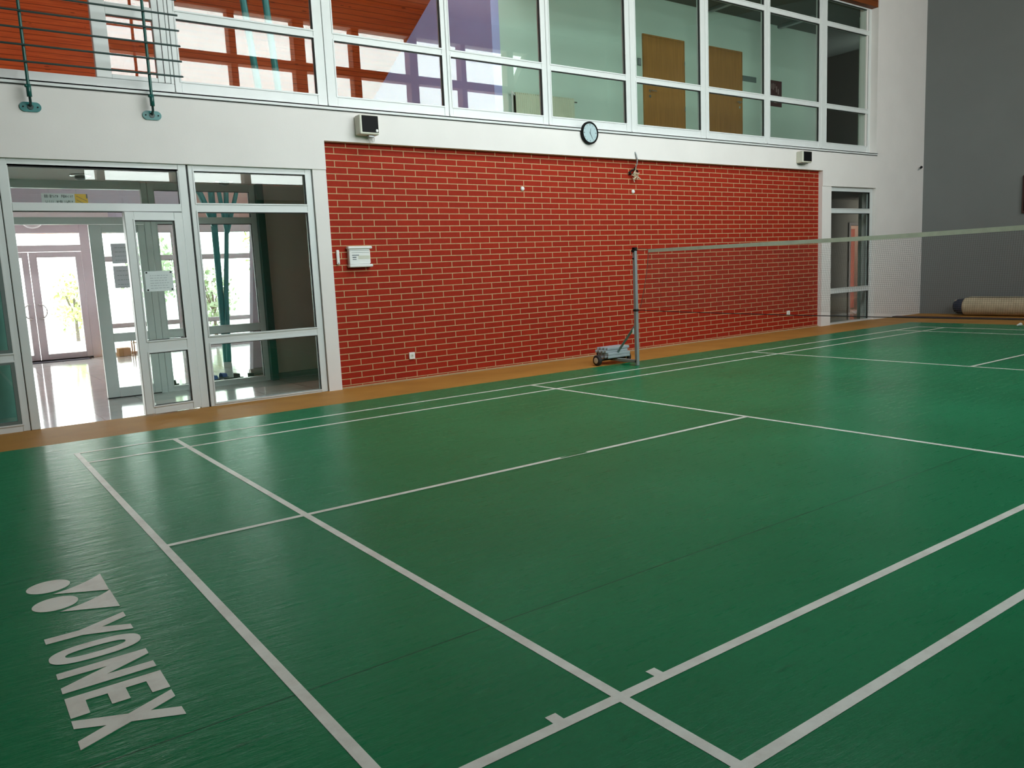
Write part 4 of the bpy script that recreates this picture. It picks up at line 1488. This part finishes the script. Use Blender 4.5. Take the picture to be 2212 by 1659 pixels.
room_door(6, 10.095, 11.185, True, 'beech wooden door with lever on its left, behind the upper windows')
room_door(7, 11.78, 12.870, False, 'beech wooden door with lever on its right, behind the upper windows')
t = thing('light_switch', (10.01, YC, 4.93), 'grey double light switch left of the left beech door', 'switch')
MB().box(9.965, 10.055, YC - 0.012, YC, 4.87, 5.0, 0.003).build('switch_plate', 'sign_grey', t)
MB().box(9.980, 10.040, YC - 0.016, YC - 0.012, 4.885, 4.985).build('rocker', 'steel_grey', t)
o = box(12.900, 13.335, YC - 0.012, YC, 4.885, 4.990, 0.002).build('name_plate', 'sign_grey')
tag(o, 'blank dark grey plate on the corridor wall right of the beech doors', 'sign plate')
t = thing('poster', (13.97, YC, 4.47), 'dark red poster with pale print on the corridor wall', 'poster')
MB().box(13.74, 14.185, YC - 0.006, YC, 4.47, 4.99).build('sheet', 'poster_dark', t)
m = MB()
for x, z, w, h in ((13.83, 4.82, .025, .10), (13.88, 4.80, .03, .13), (13.94, 4.84, .02, .08), (13.99, 4.76, .03, .12), (14.05, 4.72, .03, .11), (13.86, 4.60, .15, .03), (13.92, 4.54, .10, .02)):
    m.box(x, x + w, YC - 0.0075, YC - 0.006, z, z + h)
m.build('print', 'poster_mark', t)

t = thing('radiator', (7.75, YC, 3.55), 'cream panel radiator on the corridor wall behind the upper window', 'radiator')
m = MB()
for k in range(30):
    x = 7.14 + k * 0.041
    m.box(x, x + 0.034, YC - 0.10, YC - 0.04, 3.60, 4.145, 0.006)
m.box(7.14, 8.37, YC - 0.095, YC - 0.045, 3.62, 4.12)
m.build('panel', 'radiator', t)
MB().tube((7.09, YC - 0.07, 3.36), (7.09, YC - 0.07, 4.16), 0.011).tube((7.09, YC - 0.07, 4.14), (7.15, YC - 0.07, 4.10), 0.012).build('pipe', 'white_plastic', t)
MB().tube((8.37, YC - 0.07, 4.09), (8.44, YC - 0.07, 4.09), 0.016).build('valve', 'chrome', t)
MB().box(7.2, 8.3, YC - 0.045, YC - 0.003, 3.66, 4.05).build('bracket', 'radiator', t)
for i, (x, y) in enumerate(((11.88, 2.93), (14.10, 3.00))):
    t = thing('strip_light', (x, y, 6.09), ['switched off strip light on the corridor ceiling above the beech doors', 'switched off strip light on the corridor ceiling above the poster'][i], 'strip light', 'strip lights on the corridor ceiling')
    MB().box(x - 0.06, x + 0.06, y - 0.42, y + 0.42, 6.045, 6.09, 0.004).build('housing', 'sign_grey', t)
    MB().box(x - 0.045, x + 0.045, y - 0.40, y + 0.40, 6.030, 6.046, 0.006).build('diffuser', 'plaster_dark' if False else 'steel_grey', t)

# ================================================================== OUTSIDE PLANTS
def shrub(x, y, h, r, mat, n, label, cat='shrub'):
    t = thing('leafy_shrub' if cat == 'shrub' else 'tree', (x, y, -0.02), label, cat)
    z0 = 0.12 * h if cat == 'shrub' else 0.35 * h
    m = MB()
    m.tube((x, y, -0.02), (x, y, h * 0.6), 0.05 * r + 0.02, 0.02, 8)
    for k in range(5):
        a = 2 * PI * k / 5
        m.tube((x, y, h * 0.3), (x + 0.5 * r * math.cos(a), y + 0.5 * r * math.sin(a), h * 0.75), 0.025, 0.01, 6)
    m.build('stem', 'bark', t)
    m = MB()
    for k in range(n):
        d = Vector((random.gauss(0, 1), random.gauss(0, 1), random.gauss(0, 1))).normalized()
        rr = random.uniform(0.55, 1.0)
        lump = 1 + 0.25 * math.sin(3 * d.x + 5 * d.z) * math.cos(4 * d.y)
        c = Vector((x, y, (z0 + h) / 2)) + Vector((d.x * r * rr * lump, d.y * r * rr * lump, d.z * (h - z0) / 2 * rr * lump))
        a1 = Vector((random.gauss(0, 1), random.gauss(0, 1), random.gauss(0, 1))).normalized()
        a2 = a1.cross(d).normalized()
        s = random.uniform(0.05, 0.11)
        vs = [m.bm.verts.new(c + a1 * s), m.bm.verts.new(c + a2 * s * .5), m.bm.verts.new(c - a1 * s), m.bm.verts.new(c - a2 * s * .5)]
        m.bm.faces.new(vs)
    m.build('foliage', mat, t)


shrub(3.9, 14.5, 2.7, 0.85, 'leaf2', 900, 'grey green tree outside behind the hall door leaf', 'tree')
shrub(7.4, 15.0, 3.6, 1.0, 'leaf', 1000, 'pale green tree outside at the right of the teal column', 'tree')
shrub(7.0, 13.6, 1.45, 0.75, 'leaf', 900, 'yellow green bush outside low to the right of the teal column')
shrub(5.1, 14.0, 1.9, 0.60, 'leaf2', 500, 'yellow green bush outside to the left of the teal column')
shrub(2.3, 17.0, 1.9, 0.60, 'leaf', 500, 'faint green bush outside behind the entrance door')
# garden wall outside
t = box(-8, 16, 19.0, 19.2, -0.02, 1.0).build('garden_wall', 'plaster')
tag(t, 'low pale wall outside across the paving', 'garden wall')

o = box(-1.62, -0.13, 1.95, 1.98, 0.0, 2.45, 0.004).build('screen_board', 'teal_screen')
tag(o, 'teal board standing behind the far left glazing', 'screen')
